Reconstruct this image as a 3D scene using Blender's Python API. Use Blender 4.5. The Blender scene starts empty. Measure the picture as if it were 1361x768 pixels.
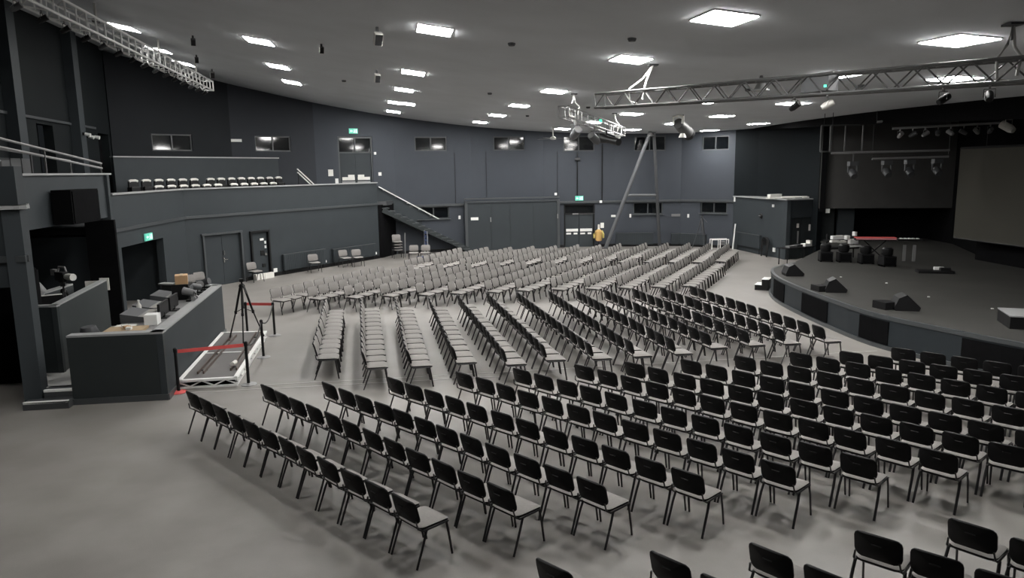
import bpy, bmesh, math, random
from mathutils import Matrix, Vector
R = math.radians
random.seed(4)
SC = bpy.context.scene
COL = SC.collection

# ------------------------------------------------------------------ camera, world, exposure
cam_d = bpy.data.cameras.new('camera'); cam_d.lens = 25.66; cam_d.sensor_width = 36; cam_d.clip_end = 200
cam = bpy.data.objects.new('camera', cam_d); COL.objects.link(cam)
cam.matrix_world = Matrix.Translation((0, 0, 4.5)) @ Matrix.Rotation(R(90 - 9.2515), 4, 'X') @ Matrix.Rotation(-0.0155, 4, 'Z')
SC.camera = cam
w = bpy.data.worlds.new('world'); SC.world = w; w.use_nodes = True
w.node_tree.nodes['Background'].inputs[0].default_value = (0.8, 0.9, 1, 1)
w.node_tree.nodes['Background'].inputs[1].default_value = 0.012
vs = SC.view_settings
vs.view_transform = 'Standard'; vs.look = 'None'; vs.gamma = 1; vs.use_curve_mapping = False
vs.exposure = 0.0
LIGHT_POWER = 116.0

# ------------------------------------------------------------------ materials
M = {}
def mat(name, col, rough=0.6, metal=0.0, spec=0.5, noise=0.0, scale=8.0, bump=0.0, bscale=None, emit=None, power=0, detail=3):
    m = bpy.data.materials.new(name); m.use_nodes = True
    nt = m.node_tree; b = nt.nodes['Principled BSDF']
    b.inputs['Base Color'].default_value = (*col, 1); b.inputs['Roughness'].default_value = rough
    b.inputs['Metallic'].default_value = metal; b.inputs['Specular IOR Level'].default_value = spec
    if noise or bump:
        tc = nt.nodes.new('ShaderNodeTexCoord')
        n = nt.nodes.new('ShaderNodeTexNoise'); n.inputs['Scale'].default_value = scale; n.inputs['Detail'].default_value = detail
        nt.links.new(tc.outputs['Object'], n.inputs['Vector'])
        if noise:
            mx = nt.nodes.new('ShaderNodeMix'); mx.data_type = 'RGBA'
            mx.inputs['A'].default_value = (*[c * (1 - noise) for c in col], 1)
            mx.inputs['B'].default_value = (*[min(1, c * (1 + noise)) for c in col], 1)
            nt.links.new(n.outputs['Fac'], mx.inputs['Factor']); nt.links.new(mx.outputs['Result'], b.inputs['Base Color'])
        if bump:
            n2 = nt.nodes.new('ShaderNodeTexNoise'); n2.inputs['Scale'].default_value = bscale or scale * 8; n2.inputs['Detail'].default_value = 2
            nt.links.new(tc.outputs['Object'], n2.inputs['Vector'])
            bp = nt.nodes.new('ShaderNodeBump'); bp.inputs['Strength'].default_value = bump; bp.inputs['Distance'].default_value = 0.01
            nt.links.new(n2.outputs['Fac'], bp.inputs['Height']); nt.links.new(bp.outputs['Normal'], b.inputs['Normal'])
    if emit:
        b.inputs['Emission Color'].default_value = (*emit, 1); b.inputs['Emission Strength'].default_value = power
    M[name] = m
    return m

def floor_mat():
    m = mat('floor_vinyl', (.2, .19, .18), .5)
    nt = m.node_tree; b = nt.nodes['Principled BSDF']
    tc = nt.nodes.new('ShaderNodeTexCoord')
    n1 = nt.nodes.new('ShaderNodeTexNoise'); n1.inputs['Scale'].default_value = 1.1; n1.inputs['Detail'].default_value = 6
    n2 = nt.nodes.new('ShaderNodeTexNoise'); n2.inputs['Scale'].default_value = 90; n2.inputs['Detail'].default_value = 2
    for n in (n1, n2): nt.links.new(tc.outputs['Object'], n.inputs['Vector'])
    a = nt.nodes.new('ShaderNodeMath'); a.operation = 'MULTIPLY_ADD'; a.inputs[1].default_value = .35
    nt.links.new(n2.outputs['Fac'], a.inputs[0]); nt.links.new(n1.outputs['Fac'], a.inputs[2])
    r = nt.nodes.new('ShaderNodeValToRGB')
    r.color_ramp.elements[0].position = .40; r.color_ramp.elements[0].color = (.145, .134, .122, 1)
    r.color_ramp.elements[1].position = .90; r.color_ramp.elements[1].color = (.215, .203, .19, 1)
    nt.links.new(a.outputs[0], r.inputs[0]); nt.links.new(r.outputs[0], b.inputs['Base Color'])
    rr = nt.nodes.new('ShaderNodeMapRange'); rr.inputs['To Min'].default_value = .42; rr.inputs['To Max'].default_value = .6
    nt.links.new(n1.outputs['Fac'], rr.inputs['Value']); nt.links.new(rr.outputs[0], b.inputs['Roughness'])
floor_mat()
mat('wall_paint', (.034, .040, .044), .6, spec=.2, noise=.10, scale=1.2, bump=.05, bscale=40)
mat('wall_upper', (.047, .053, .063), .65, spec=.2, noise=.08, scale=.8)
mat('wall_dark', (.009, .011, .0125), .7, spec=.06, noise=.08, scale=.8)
mat('wall_upper_shaded', (.021, .023, .026), .65, spec=.1, noise=.08, scale=.8)  # upper wall with the shade of the left corner put into its colour
mat('wall_upper_half_shaded', (.034, .037, .043), .65, spec=.15, noise=.08, scale=.8)  # next bay, a weaker step of that corner shade in the colour
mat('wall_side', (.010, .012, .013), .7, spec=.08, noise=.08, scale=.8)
mat('desk_paint', (.027, .032, .033), .5, spec=.25, noise=.1, scale=2)
mat('trim_paint', (.05, .055, .058), .4)
mat('cap_grey', (.29, .295, .295), .4, noise=.1, scale=5)
mat("ceiling_board", (.55, .57, .59), .8, spec=.1, noise=.12, scale=.7, detail=6)
mat('black_cloth', (.006, .006, .0065), .95, spec=.03, noise=.3, scale=6)
mat('brown_cloth', (.060, .059, .057), .9, spec=.05, noise=.12, scale=2)
mat('screen_cloth', (.062, .060, .051), .85, spec=.05, noise=.05, scale=1)
mat('stage_floor', (.042, .041, .038), .65, spec=.15, noise=.25, scale=.8, detail=6)
mat('stage_front', (.022, .027, .031), .55, spec=.2, noise=.1, scale=2)
mat('fabric', (.19, .18, .17), .85, noise=.14, scale=30, bump=.15, bscale=300)
mat('shell', (.006, .006, .0065), .5, spec=.18)
mat('leg_metal', (.012, .012, .013), .35, spec=.6)
mat('black', (.007, .007, .0075), .5, spec=.25)
mat('black_matt', (.005, .005, .0055), .9, spec=.05)
mat('dark_grey', (.05, .052, .055), .5)
mat('mid_grey', (.16, .16, .16), .5)
mat('glass', (.004, .005, .006), .06, spec=.6)
mat('white', (.72, .72, .70), .5)
mat('paper', (.65, .64, .6), .7)
mat('alu', (.24, .24, .24), .5, metal=.2)
mat('chrome', (.7, .7, .7), .22, metal=1)
mat('truss_pale', (.62, .62, .61), .5)
mat('sling', (.42, .42, .40), .6)
mat('truss_dark', (.06, .06, .06), .5, metal=.2)
mat('pole_grey', (.10, .105, .11), .5)
mat('red', (.62, .085, .08), .6)
mat('pink', (.6, .25, .27), .6)
mat('card', (.44, .28, .15), .8)
mat('wood', (.33, .24, .14), .6, noise=.2, scale=14)
mat('orange', (.52, .33, .11), .7)
mat('yellow', (.55, .45, .14), .7)
mat('blue', (.06, .09, .2), .5)
mat('floor_tape', (.36, .35, .33), .4)
mat('step_grey', (.3, .3, .29), .6)
mat('track', (.075, .055, .045), .5)
mat('deck_ply', (.10, .095, .09), .6, noise=.25, scale=1.6, detail=5)
mat('panel_light', (.9, .9, .9), .5, emit=(1, .985, .96), power=LIGHT_POWER)
mat('panel_light_dim', (.9, .9, .9), .5, emit=(1, .985, .96), power=LIGHT_POWER * .3)
mat('exit_green', (.05, .35, .25), .5, emit=(.22, .8, .62), power=.55)
mat('exit_white', (.8, .9, .85), .5, emit=(.7, 1, .88), power=.6)
mat('led_green', (.1, .6, .4), .5, emit=(.1, .8, .5), power=1.5)
mat('screen_dim', (.02, .03, .035), .25)

# ------------------------------------------------------------------ mesh builder
class MB:
    def __init__(s): s.v = []; s.f = []; s.m = []; s.sm = []
    def add(s, vs_, fs, mi=0, smooth=False, T=None):
        o = len(s.v)
        for v in vs_:
            v = Vector(v); s.v.append(tuple(T @ v if T else v))
        for f in fs: s.f.append(tuple(i + o for i in f)); s.m.append(mi); s.sm.append(smooth)
        return s
    def box(s, c, d, rz=0, mi=0, T=None):
        x, y, z = d[0] / 2, d[1] / 2, d[2] / 2
        vs_ = [(sx * x, sy * y, sz * z) for sz in (-1, 1) for sy in (-1, 1) for sx in (-1, 1)]
        A = Matrix.Translation(c) @ Matrix.Rotation(rz, 4, 'Z')
        if T: A = T @ A
        return s.add(vs_, [(0, 2, 3, 1), (4, 5, 7, 6), (0, 1, 5, 4), (2, 6, 7, 3), (0, 4, 6, 2), (1, 3, 7, 5)], mi, False, A)
    def bar(s, a, b, wd, ht, mi=0, T=None):           # rectangular bar between two points
        a, b = Vector(a), Vector(b); d = b - a; L = d.length
        q = d.to_track_quat('Y', 'Z').to_matrix().to_4x4()
        A = Matrix.Translation((a + b) / 2) @ q
        if T: A = T @ A
        return s.box((0, 0, 0), (wd, L, ht), 0, mi, A)
    def tube(s, pts, r, n=8, mi=0, T=None, sx=1.0, cap=True):
        pts = [Vector(p) for p in pts]; rings = []
        for i, p in enumerate(pts):
            d = (pts[min(i + 1, len(pts) - 1)] - pts[max(i - 1, 0)]).normalized()
            up = Vector((0, 0, 1)) if abs(d.z) < .95 else Vector((1, 0, 0))
            x = d.cross(up).normalized(); y = x.cross(d)
            rr = r[i] if isinstance(r, (list, tuple)) else r
            rings.append([p + x * math.cos(2 * math.pi * k / n) * rr * sx + y * math.sin(2 * math.pi * k / n) * rr for k in range(n)])
        vs_ = [q for g in rings for q in g]; fs = []
        for i in range(len(pts) - 1):
            for k in range(n): fs.append((i * n + k, i * n + (k + 1) % n, (i + 1) * n + (k + 1) % n, (i + 1) * n + k))
        s.add(vs_, fs, mi, True, T)
        if cap:
            o = len(s.v) - len(vs_)
            s.f.append(tuple(o + k for k in range(n - 1, -1, -1))); s.m.append(mi); s.sm.append(False)
            s.f.append(tuple(o + (len(pts) - 1) * n + k for k in range(n))); s.m.append(mi); s.sm.append(False)
        return s
    def lathe(s, prof, n=16, c=(0, 0, 0), mi=0, T=None):
        vs_ = [(c[0] + r * math.cos(2 * math.pi * k / n), c[1] + r * math.sin(2 * math.pi * k / n), c[2] + z) for r, z in prof for k in range(n)]
        fs = []
        for i in range(len(prof) - 1):
            for k in range(n): fs.append((i * n + k, i * n + (k + 1) % n, (i + 1) * n + (k + 1) % n, (i + 1) * n + k))
        fs.append(tuple(range(n - 1, -1, -1))); fs.append(tuple((len(prof) - 1) * n + k for k in range(n)))
        return s.add(vs_, fs, mi, True, T)
    def prism(s, poly, z0, z1, mi=0, T=None):
        n = len(poly)
        vs_ = [(x, y, z0) for x, y in poly] + [(x, y, z1) for x, y in poly]
        a = sum(poly[i][0] * poly[(i + 1) % n][1] - poly[(i + 1) % n][0] * poly[i][1] for i in range(n))
        fs = [tuple(range(n - 1, -1, -1)), tuple(range(n, 2 * n))] + [(i, (i + 1) % n, n + (i + 1) % n, n + i) for i in range(n)]
        if a < 0: fs = [tuple(reversed(f)) for f in fs]
        return s.add(vs_, fs, mi, False, T)
    def quad(s, a, b, c, d, mi=0): return s.add([a, b, c, d], [(0, 1, 2, 3)], mi)
    def mesh(s, name, mats):
        me = bpy.data.meshes.new(name); me.from_pydata(s.v, [], s.f)
        for m in ([mats] if isinstance(mats, str) else mats): me.materials.append(M[m])
        me.polygons.foreach_set('material_index', s.m); me.polygons.foreach_set('use_smooth', s.sm)
        me.update()
        if any(s.sm): me.set_sharp_from_angle(angle=R(42))
        return me
    def obj(s, name, mats, parent=None, label=None, cat=None, group=None, kind=None, loc=None, rz=0):
        return ob(name, s.mesh(name, mats), parent, label, cat, group, kind, loc, rz)

def ob(name, data, parent=None, label=None, cat=None, group=None, kind=None, loc=None, rz=0):
    o = bpy.data.objects.new(name, data); COL.objects.link(o)
    if parent: o.parent = parent
    if label: o['label'] = label
    if cat: o['category'] = cat
    if group: o['group'] = group
    if kind: o['kind'] = kind
    if loc: o.location = loc
    o.rotation_euler.z = rz
    return o
def thing(name, label, cat, loc=(0, 0, 0), rz=0, group=None): return ob(name, None, None, label, cat, group, None, loc, rz)
def copy_tree(o, parent=None):
    c = o.copy(); COL.objects.link(c)
    if parent: c.parent = parent
    for ch in o.children: copy_tree(ch, c)
    return c
ORD = ['first', 'second', 'third', 'fourth', 'fifth', 'sixth', 'seventh', 'eighth', 'ninth', 'tenth', 'eleventh', 'twelfth', 'thirteenth', 'fourteenth', 'fifteenth', 'sixteenth', 'seventeenth', 'eighteenth']
def dirv(a, b):
    d = Vector((b[0] - a[0], b[1] - a[1])); return d.normalized(), d.length
class Wall:                                            # a vertical plane with a frame of its own: s along, n out into the room
    def __init__(s, a, b):
        s.a = Vector((*a, 0)); d, s.L = dirv(a, b); s.e = Vector((d.x, d.y, 0)); s.n = Vector((d.y, -d.x, 0)); s.rz = math.atan2(d.y, d.x)
        s.T = Matrix.Translation(s.a) @ Matrix.Rotation(s.rz, 4, 'Z')   # local x along, local -y into the room
    def at(s, u, off=0, z=0): return s.a + s.e * u + s.n * off + Vector((0, 0, z))

def zc(X, Y):                                          # the gently warped ceiling
    X, Y = X / 10, Y / 10
    return 6.8895 - 1.5496 * X + .1809 * Y + .4099 * X * X + .192 * X * Y - .0502 * Y * Y

def struct(mb, name, mats, **k): return mb.obj(name, mats, kind='structure', **k)

# ------------------------------------------------------------------ the room
MB().prism([(-21, -3), (22, -3), (22, 44), (-21, 44)], -.2, 0).obj('floor', 'floor_vinyl', kind='structure')
mb = MB(); nx, ny = 30, 30; X0, X1, Y0, Y1 = -20, 22, -3, 44
vs_ = []
for j in range(ny + 1):
    for i in range(nx + 1):
        x = X0 + (X1 - X0) * i / nx; y = Y0 + (Y1 - Y0) * j / ny; vs_.append((x, y, zc(x, y)))
fs = [(j * (nx + 1) + i, (j + 1) * (nx + 1) + i, (j + 1) * (nx + 1) + i + 1, j * (nx + 1) + i + 1) for j in range(ny) for i in range(nx)]
mb.add(vs_, fs, 0, True); struct(mb, 'ceiling', 'ceiling_board')

def wall_with_holes(name, W, u0, u1, z0, z1f, holes, mats='wall_upper', thick=.3):
    """vertical wall with rectangular openings, built of solid blocks round them"""
    mb = MB()
    us = sorted({u0, u1, *[h[0] for h in holes], *[h[1] for h in holes]})
    zs = sorted({z0, *[h[2] for h in holes], *[h[3] for h in holes]})
    for a, b in zip(us[:-1], us[1:]):
        for k, z in enumerate(zs):
            top = zs[k + 1] if k + 1 < len(zs) else None
            mu = (a + b) / 2; mz = (z + top) / 2 if top else z + .1
            if top and any(h[0] <= mu <= h[1] and h[2] <= mz <= h[3] for h in holes): continue
            if top: mb.box((mu, thick / 2, (z + top) / 2), (b - a, thick, top - z), T=W.T)
            else:
                pa, pb = W.at(a), W.at(b); ta, tb = z1f(pa.x, pa.y), z1f(pb.x, pb.y)
                v = [(a, 0, z), (b, 0, z), (b, thick, z), (a, thick, z), (a, 0, ta), (b, 0, tb), (b, thick, tb), (a, thick, ta)]
                mb.add(v, [(0, 3, 2, 1), (4, 5, 6, 7), (0, 1, 5, 4), (1, 2, 6, 5), (2, 3, 7, 6), (3, 0, 4, 7)], 0, False, W.T)
    return struct(mb, name, mats)
above = lambda x, y: zc(x, y) + .05

FAR = [(-17.2, 32.2), (-13.45, 35.95), (-10.1, 38.5), (-6.3, 40.4), (-2.2, 41.7), (1.9, 42.4), (5.95, 42.5), (9.8, 42.35), (12.3, 40.5)]
wn = 0
def window(W, u0, u1, z0, z1, sill=True):
    global wn; wn += 1
    t = ob('window_%d' % wn, None, kind='structure'); t.matrix_world = W.T
    um, zm, wd, h = (u0 + u1) / 2, (z0 + z1) / 2, u1 - u0, z1 - z0
    f = MB()
    for z in (z0 + .03, z1 - .03): f.box((um, .12, z), (wd, .1, .06))
    for x in (u0 + .03, um, u1 - .03): f.box((x, .12, zm), (.06, .1, h - .12))
    f.obj('window_frame', 'trim_paint', t)
    for x in (um - wd / 4 + .007, um + wd / 4 - .007): MB().box((x, .13, zm), (wd / 2 - .09, .02, h - .12)).obj('pane', 'glass', t)
    if sill:
        MB().box((um, -.04, z0 - .02), (wd + .12, .14, .04)).obj('window_sill', 'trim_paint', t)
    return t
walls = []
holes = {0: [(1.65, 3.45, 5.6, 6.36)], 1: [(1.15, 2.95, 5.6, 6.36)], 2: [(1.2, 3.05, 3.2, 6.38)], 3: [(1.15, 2.95, 5.6, 6.38), (1.2, 2.98, 1.85, 2.55)],
         4: [(1.3, 3.1, 5.6, 6.38)], 5: [(1.15, 2.95, 5.5, 6.36), (1.17, 2.97, 0.0, 2.5)], 6: [(1.15, 2.95, 5.46, 6.3), (1.15, 2.85, 1.85, 2.54)], 7: [(1.2, 2.75, 5.42, 6.2), (1.2, 2.75, 1.92, 2.56)]}
for i in range(len(FAR) - 1):
    W = Wall(FAR[i], FAR[i + 1]); walls.append(W)
    wall_with_holes('wall_far' if i == 0 else 'wall_far.%03d' % i, W, 0, W.L, 0, above, holes[i], ('wall_upper_shaded', 'wall_upper_half_shaded')[i] if i < 2 else 'wall_upper')
    for k, h in enumerate(holes[i]):
        if h[3] > 6 and i != 2: window(W, *h, sill=False)
        elif 1.8 < h[2] < 2 : window(W, *h)
# horizontal ledge band along the far wall
mb = MB()
for i, W in enumerate(walls):
    if i < 3: continue
    mb.box((W.L / 2, -.05, 2.62), (W.L + .05, .1, .12), T=W.T)
struct(mb, 'trim_1', 'trim_paint')
mb = MB()
for i, W in enumerate(walls):
    if i == 5: mb.box((.58, -.02, .08), (1.16, .04, .16), T=W.T).box((W.L / 2 + 1.5, -.02, .08), (W.L - 3, .04, .16), T=W.T)
    elif i > 2: mb.box((W.L / 2, -.02, .08), (W.L, .04, .16), T=W.T)
struct(mb, 'baseboard_far', 'black')

# upper double door of the gallery (bay 2): leaf pair under a glazed fanlight
W = walls[2]; t = ob('door_1', None, kind='structure'); t.matrix_world = W.T
MB().box((2.125, .12, 6.33), (1.85, .12, .08)).box((1.24, .12, 4.8), (.08, .12, 3.1)).box((3.01, .12, 4.8), (.08, .12, 3.1)).box((2.125, .12, 5.55), (1.7, .12, .07)).box((2.125, .12, 5.95), (.06, .1, .75)).obj('door_frame', 'trim_paint', t)
for x in (1.7, 2.55): MB().box((x, .13, 5.94), (.78, .02, .7)).obj('pane', 'glass', t)
for x in (1.71, 2.54):
    d = MB().box((x, .14, 4.36), (.82, .05, 2.32)).obj('door_leaf', 'wall_paint', t)
    MB().box((x, .10, 4.18), (.66, .03, .16)).box((x + (.15 if x < 2 else -.15), .09, 4.28), (.34, .03, .2)).obj('kick_plate', 'paper', d, label='pale kick plate')
    MB().box((x, .09, 4.0), (.7, .02, .09)).obj('push_bar', 'alu', d)
# lower fire exit (bay 5)
W = walls[5]; t = ob('door_2', None, kind='structure'); t.matrix_world = W.T
MB().box((2.07, .12, 2.46), (1.8, .12, .08)).box((1.21, .12, 1.25), (.08, .12, 2.5)).box((2.93, .12, 1.25), (.08, .12, 2.5)).box((2.07, .12, 1.95), (1.64, .12, .06)).obj('door_frame', 'black', t)
MB().box((2.07, .15, 2.2), (1.64, .03, .44)).obj('pane', 'glass', t)
MB().box((1.85, .07, 1.93), (.34, .04, .07)).box((2.5, .07, 1.93), (.9, .02, .03)).obj('door_closer', 'alu', t)
for x in (1.66, 2.48):
    d = MB().box((x, .15, .96), (.8, .05, 1.9)).obj('door_leaf', 'wall_paint', t)
    MB().box((x, .11, .99), (.7, .03, .16)).obj('push_bar', 'white', d)
    MB().box((x - .2, .11, .79), (.28, .02, .1)).box((x + .2, .11, .79), (.22, .02, .1)).obj('kick_plate', 'white', d)

# big sliding panel in a channel frame (spanning bays 4 and 5)
SW = Wall((-2.55, 41.25), (2.75, 42.2))
t = thing('sliding_partition', 'wide dark sliding partition under a double steel track, between stair and fire exit', 'partition', SW.at(0), SW.rz)
MB().box((SW.L / 2, 0, 1.36), (SW.L - .2, .08, 2.68)).obj('panel', 'wall_paint', t)
for k in (1.45, 2.55, 3.9): MB().box((k, -.045, 1.35), (.025, .02, 2.6)).obj('panel_joint', 'desk_paint', t)
MB().box((SW.L / 2, -.03, 2.93), (SW.L + .1, .16, .07)).box((SW.L / 2, -.03, 2.76), (SW.L - .1, .16, .06)).obj('track', 'trim_paint', t)
for x in (.03, SW.L - .03): MB().box((x, -.03, 1.4), (.16, .16, 2.8)).obj('post', 'trim_paint', t)
MB().box((.5, -.06, 1.82), (.42, .04, .16)).obj('sign_plate', 'white', t, label='white sign plate')
MB().box((1.42, -.07, 1.75), (.05, .04, .26)).box((5.3, -.12, 1.85), (.05, .04, .26)).obj('pull_handle', 'alu', t)

# left gallery: lower front wall in two runs, parapet, floor and rear walls
W1 = Wall((-12.7, 28.5), (-6.98, 38.47)); W0 = Wall((-12.1, 22.3), (-12.7, 28.5))
wall_with_holes('wall_left', W1, 0, W1.L, 0, lambda x, y: 3.94, [(.76, 2.56, 0, 2.1), (3.14, 4.02, 0, 2.02)], 'wall_paint', .25)
wall_with_holes('wall_left.001', W0, 0, W0.L, 0, lambda x, y: 3.94, [(.35, 3.85, 0, 2.3)], 'wall_paint', .25)
mb = MB()
for W in (W0, W1): mb.box((W.L / 2, .12, 3.96), (W.L + .05, .36, .05), T=W.T)
struct(mb, 'trim_2', 'cap_grey')
mb = MB()
for W in (W0, W1): mb.box((W.L / 2, -.03, 2.86), (W.L, .06, .1), T=W.T)
struct(mb, 'trim_3', 'trim_paint')
mb = MB()
mb.box((.38, -.02, .08), (.74, .04, .16), T=W1.T).box((2.85, -.02, .08), (.56, .04, .16), T=W1.T).box((7.77, -.02, .08), (7.4, .04, .16), T=W1.T)
struct(mb, 'baseboard_left', 'black')
MB().prism([(-12.35, 22.3), (-12.95, 28.5), (-7.25, 38.6), (-6.6, 39.0), (-6.4, 40.3), (-10.1, 38.4), (-13.4, 35.9), (-17.1, 32.2), (-17.1, 22.3)], 2.75, 2.95).obj('floor.001', 'dark_grey', kind='structure')
# side wall closing the space under the stair, and its back
MB().prism([(-7.0, 38.55), (-6.85, 38.62), (-6.35, 40.3), (-6.5, 40.4)], 0, 2.8).obj('wall_stair', 'black_matt', kind='structure')
# exit passage behind the opening in the left wall
mb = MB(); mb.box((2.1, 2.6, 1.3), (4.6, .2, 2.6), T=W0.T).box((-.1, 1.4, 1.3), (.2, 2.6, 2.6), T=W0.T).box((4.3, 1.4, 1.3), (.2, 2.6, 2.6), T=W0.T).box((2.1, 1.4, 2.65), (4.6, 2.6, .1), T=W0.T)
struct(mb, 'wall_passage', 'wall_paint')

# doors of the left wall
t = ob('door_3', None, kind='structure'); t.matrix_world = W1.T
MB().box((1.66, -.02, 2.13), (2.0, .14, .08)).box((.73, -.02, 1.06), (.08, .14, 2.12)).box((2.59, -.02, 1.06), (.08, .14, 2.12)).obj('door_frame', 'trim_paint', t)
for x in (1.22, 2.1): MB().box((x, .06, 1.04), (.87, .05, 2.06)).obj('door_leaf', 'wall_paint', t)
MB().box((1.7, .02, 1.02), (.05, .03, .2)).box((1.76, -.03, 1.04), (.16, .03, .03)).box((1.7, .0, 1.32), (.05, .05, .16)).obj('door_handle', 'chrome', t)
t = ob('door_4', None, kind='structure'); t.matrix_world = W1.T
MB().box((3.58, -.02, 2.05), (1.04, .14, .08)).box((3.1, -.02, 1.02), (.08, .14, 2.04)).box((4.06, -.02, 1.02), (.08, .14, 2.04)).obj('door_frame', 'black', t)
d = MB().box((3.58, .06, 1.0), (.87, .05, 2.0)).obj('door_leaf', 'wall_paint', t)
MB().box((3.72, .02, 1.69), (.2, .02, .09)).obj('door_sign', 'white', d, label='white door sign')
for z in (1.55, 1.35): MB().box((3.9, .02, z), (.08, .03, .12)).obj('lock_plate', 'white', d)
MB().box((3.88, .0, 1.03), (.13, .05, .1)).obj('door_handle', 'chrome', d)
MB().box((3.72, .02, 1.1), (.2, .04, .22)).box((3.76, .02, .55), (.16, .04, .16)).obj('keypad', 'black', d)
# pale boxes standing against that door
for u, wdt in ((3.1, .22), (3.38, .2), (3.75, .5)):
    MB().box((0, 0, .12), (wdt, .16, .24)).obj('box', 'paper', None, {3.1: 'narrow white box on floor against narrow door, left of three', 3.38: 'narrow white box on floor against narrow door, middle of three', 3.75: 'long white box on floor against narrow door, right of three'}[u], 'box', 'white boxes against the narrow door', loc=W1.at(u, .22), rz=W1.rz)

# radiators
def radiator(W, u0, u1, z0, z1, label):
    t = thing('radiator', label, 'radiator', W.at((u0 + u1) / 2, .02), W.rz, 'wall radiators')
    L = u1 - u0
    MB().box((0, -.09, (z0 + z1) / 2), (L, .1, z1 - z0)).obj('panel', 'wall_paint', t)
    MB().box((0, -.09, z1 + .01), (L + .02, .13, .03)).obj('top_grille', 'trim_paint', t)
    mb = MB()
    for k in range(int(L / .12)): mb.box((-L / 2 + .06 + k * .12, -.145, (z0 + z1) / 2), (.05, .012, z1 - z0 - .08))
    mb.obj('fin_row', 'wall_paint', t)
    for x in (-L / 2 + .1, L / 2 - .1): MB().tube([(x, -.08, z0), (x, -.08, .02)], .018, 6).obj('pipe', 'black', t)
radiator(W1, 4.75, 7.35, .2, .9, 'long dark radiator on left wall right of narrow door')
radiator(W1, 7.9, 11.0, .2, .82, 'long dark radiator on left wall nearest the stair')
radiator(walls[6], .15, 2.3, .12, .78, 'dark radiator on far wall behind the A-frame poles')
radiator(walls[6], 3.35, 3.83, .12, .72, 'short dark radiator on far wall right of the A-frame poles')
radiator(walls[7], .1, 1.6, .12, .72, 'dark radiator on far wall under the last low window')

# sockets, signs and small wall fittings
def fitting(W, u, z, dx, dz, m, name, label, cat, grp=None, off=.02, dy=.04):
    return MB().box((0, 0, 0), (dx, dy, dz)).obj(name, m, None, label, cat, grp, loc=W.at(u, off, z), rz=W.rz)
fitting(W1, 4.33, .26, .2, .17, 'white', 'socket', 'white wall socket low beside narrow door', 'socket', 'wall sockets')
fitting(W1, 7.42, .3, .14, .1, 'white', 'socket', 'small white socket below gap between the two left radiators', 'socket', 'wall sockets', .05)
fitting(W1, 11.15, .3, .15, .12, 'white', 'socket', 'white socket at end of left wall by the stair', 'socket', 'wall sockets')
fitting(walls[4], .05, .3, .2, .14, 'white', 'socket', 'white socket at the foot of the sliding partition', 'socket', 'wall sockets', .16)
fitting(walls[3], 3.55, 1.9, .12, .2, 'white', 'wall_bracket', 'small white bracket right of the low window by the stair', 'bracket')
fitting(walls[1], .25, 6.12, .5, .13, 'white', 'wall_sign', 'white sign high on rear gallery wall between dark windows', 'sign')
fitting(walls[2], .75, 4.5, .26, .34, 'paper', 'wall_dispenser', 'pale wall dispenser beside upper gallery door', 'dispenser')
fitting(walls[2], 1.05, 4.05, .16, .3, 'white', 'wall_box', 'small white box low beside upper gallery door', 'box')
fitting(walls[2], 3.18, 5.5, .12, .14, 'white', 'call_point', 'white call point upper right of gallery door', 'call point', 'white call points')
fitting(walls[2], 3.4, 4.4, .16, .18, 'white', 'call_point', 'white call point lower right of gallery door above stair head', 'call point', 'white call points')
fitting(walls[5], .7, 3.1, .14, .14, 'white', 'sensor', 'white round-looking sensor above right end of sliding partition', 'sensor', 'white wall sensors', .05)
fitting(walls[5], 3.3, 2.62, .14, .14, 'white', 'sensor', 'white sensor on ledge right of the fire exit', 'sensor', 'white wall sensors', .13)
fitting(walls[5], 3.4, 1.25, .2, .3, 'white', 'wall_notice', 'white notice on far wall above the hi-vis jacket', 'notice')
fitting(walls[6], .0, 1.78, .26, .12, 'white', 'wall_label', 'small white label left of the A-frame poles', 'label', 'small white wall labels')
fitting(walls[6], .98, 1.78, .1, .2, 'white', 'wall_label', 'small white label left of the low window by A-frame', 'label', 'small white wall labels')
fitting(walls[6], 3.6, 1.78, .5, .14, 'mid_grey', 'wall_label', 'wide grey label between the two right low windows', 'label', 'small white wall labels')
fitting(walls[7], .5, 1.75, .1, .2, 'white', 'wall_label', 'small white label left of the last low window', 'label', 'small white wall labels')

def exit_sign(loc, rz, label, w_=.46, h_=.26):
    t = thing('exit_sign', label, 'exit sign', loc, rz, 'green exit signs')
    MB().box((0, 0, 0), (w_, .05, h_)).obj('panel', 'exit_green', t)
    # arrow and running figure, flat print
    mb = MB()
    mb.add([(-w_ * .40, -.029, 0), (-w_ * .25, -.029, -h_ * .26), (-w_ * .25, -.029, h_ * .26)], [(0, 1, 2)])
    mb.box((-w_ * .17, -.028, 0), (w_ * .17, .004, h_ * .16))
    mb.box((w_ * .33, -.028, 0), (w_ * .16, .004, h_ * .72))
    mb.box((w_ * .1, -.028, h_ * .02), (w_ * .09, .004, h_ * .34), 0).box((w_ * .12, -.028, h_ * .3), (w_ * .07, .004, h_ * .13))
    mb.box((w_ * .04, -.028, -h_ * .26), (w_ * .12, .004, h_ * .1)).box((w_ * .15, -.028, -h_ * .22), (w_ * .06, .004, h_ * .26))
    mb.obj('pictogram', 'exit_white', t)
exit_sign(walls[2].at(2.05, .05, 6.66), walls[2].rz, 'green exit sign above the upper gallery door')
exit_sign(walls[5].at(2.05, .14, 2.84), walls[5].rz, 'green exit sign above the lower fire exit in far wall')
exit_sign(W0.at(2.4, .06, 2.46), W0.rz, 'green exit sign above the passage beside the control desk', .6, .24)
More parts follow.
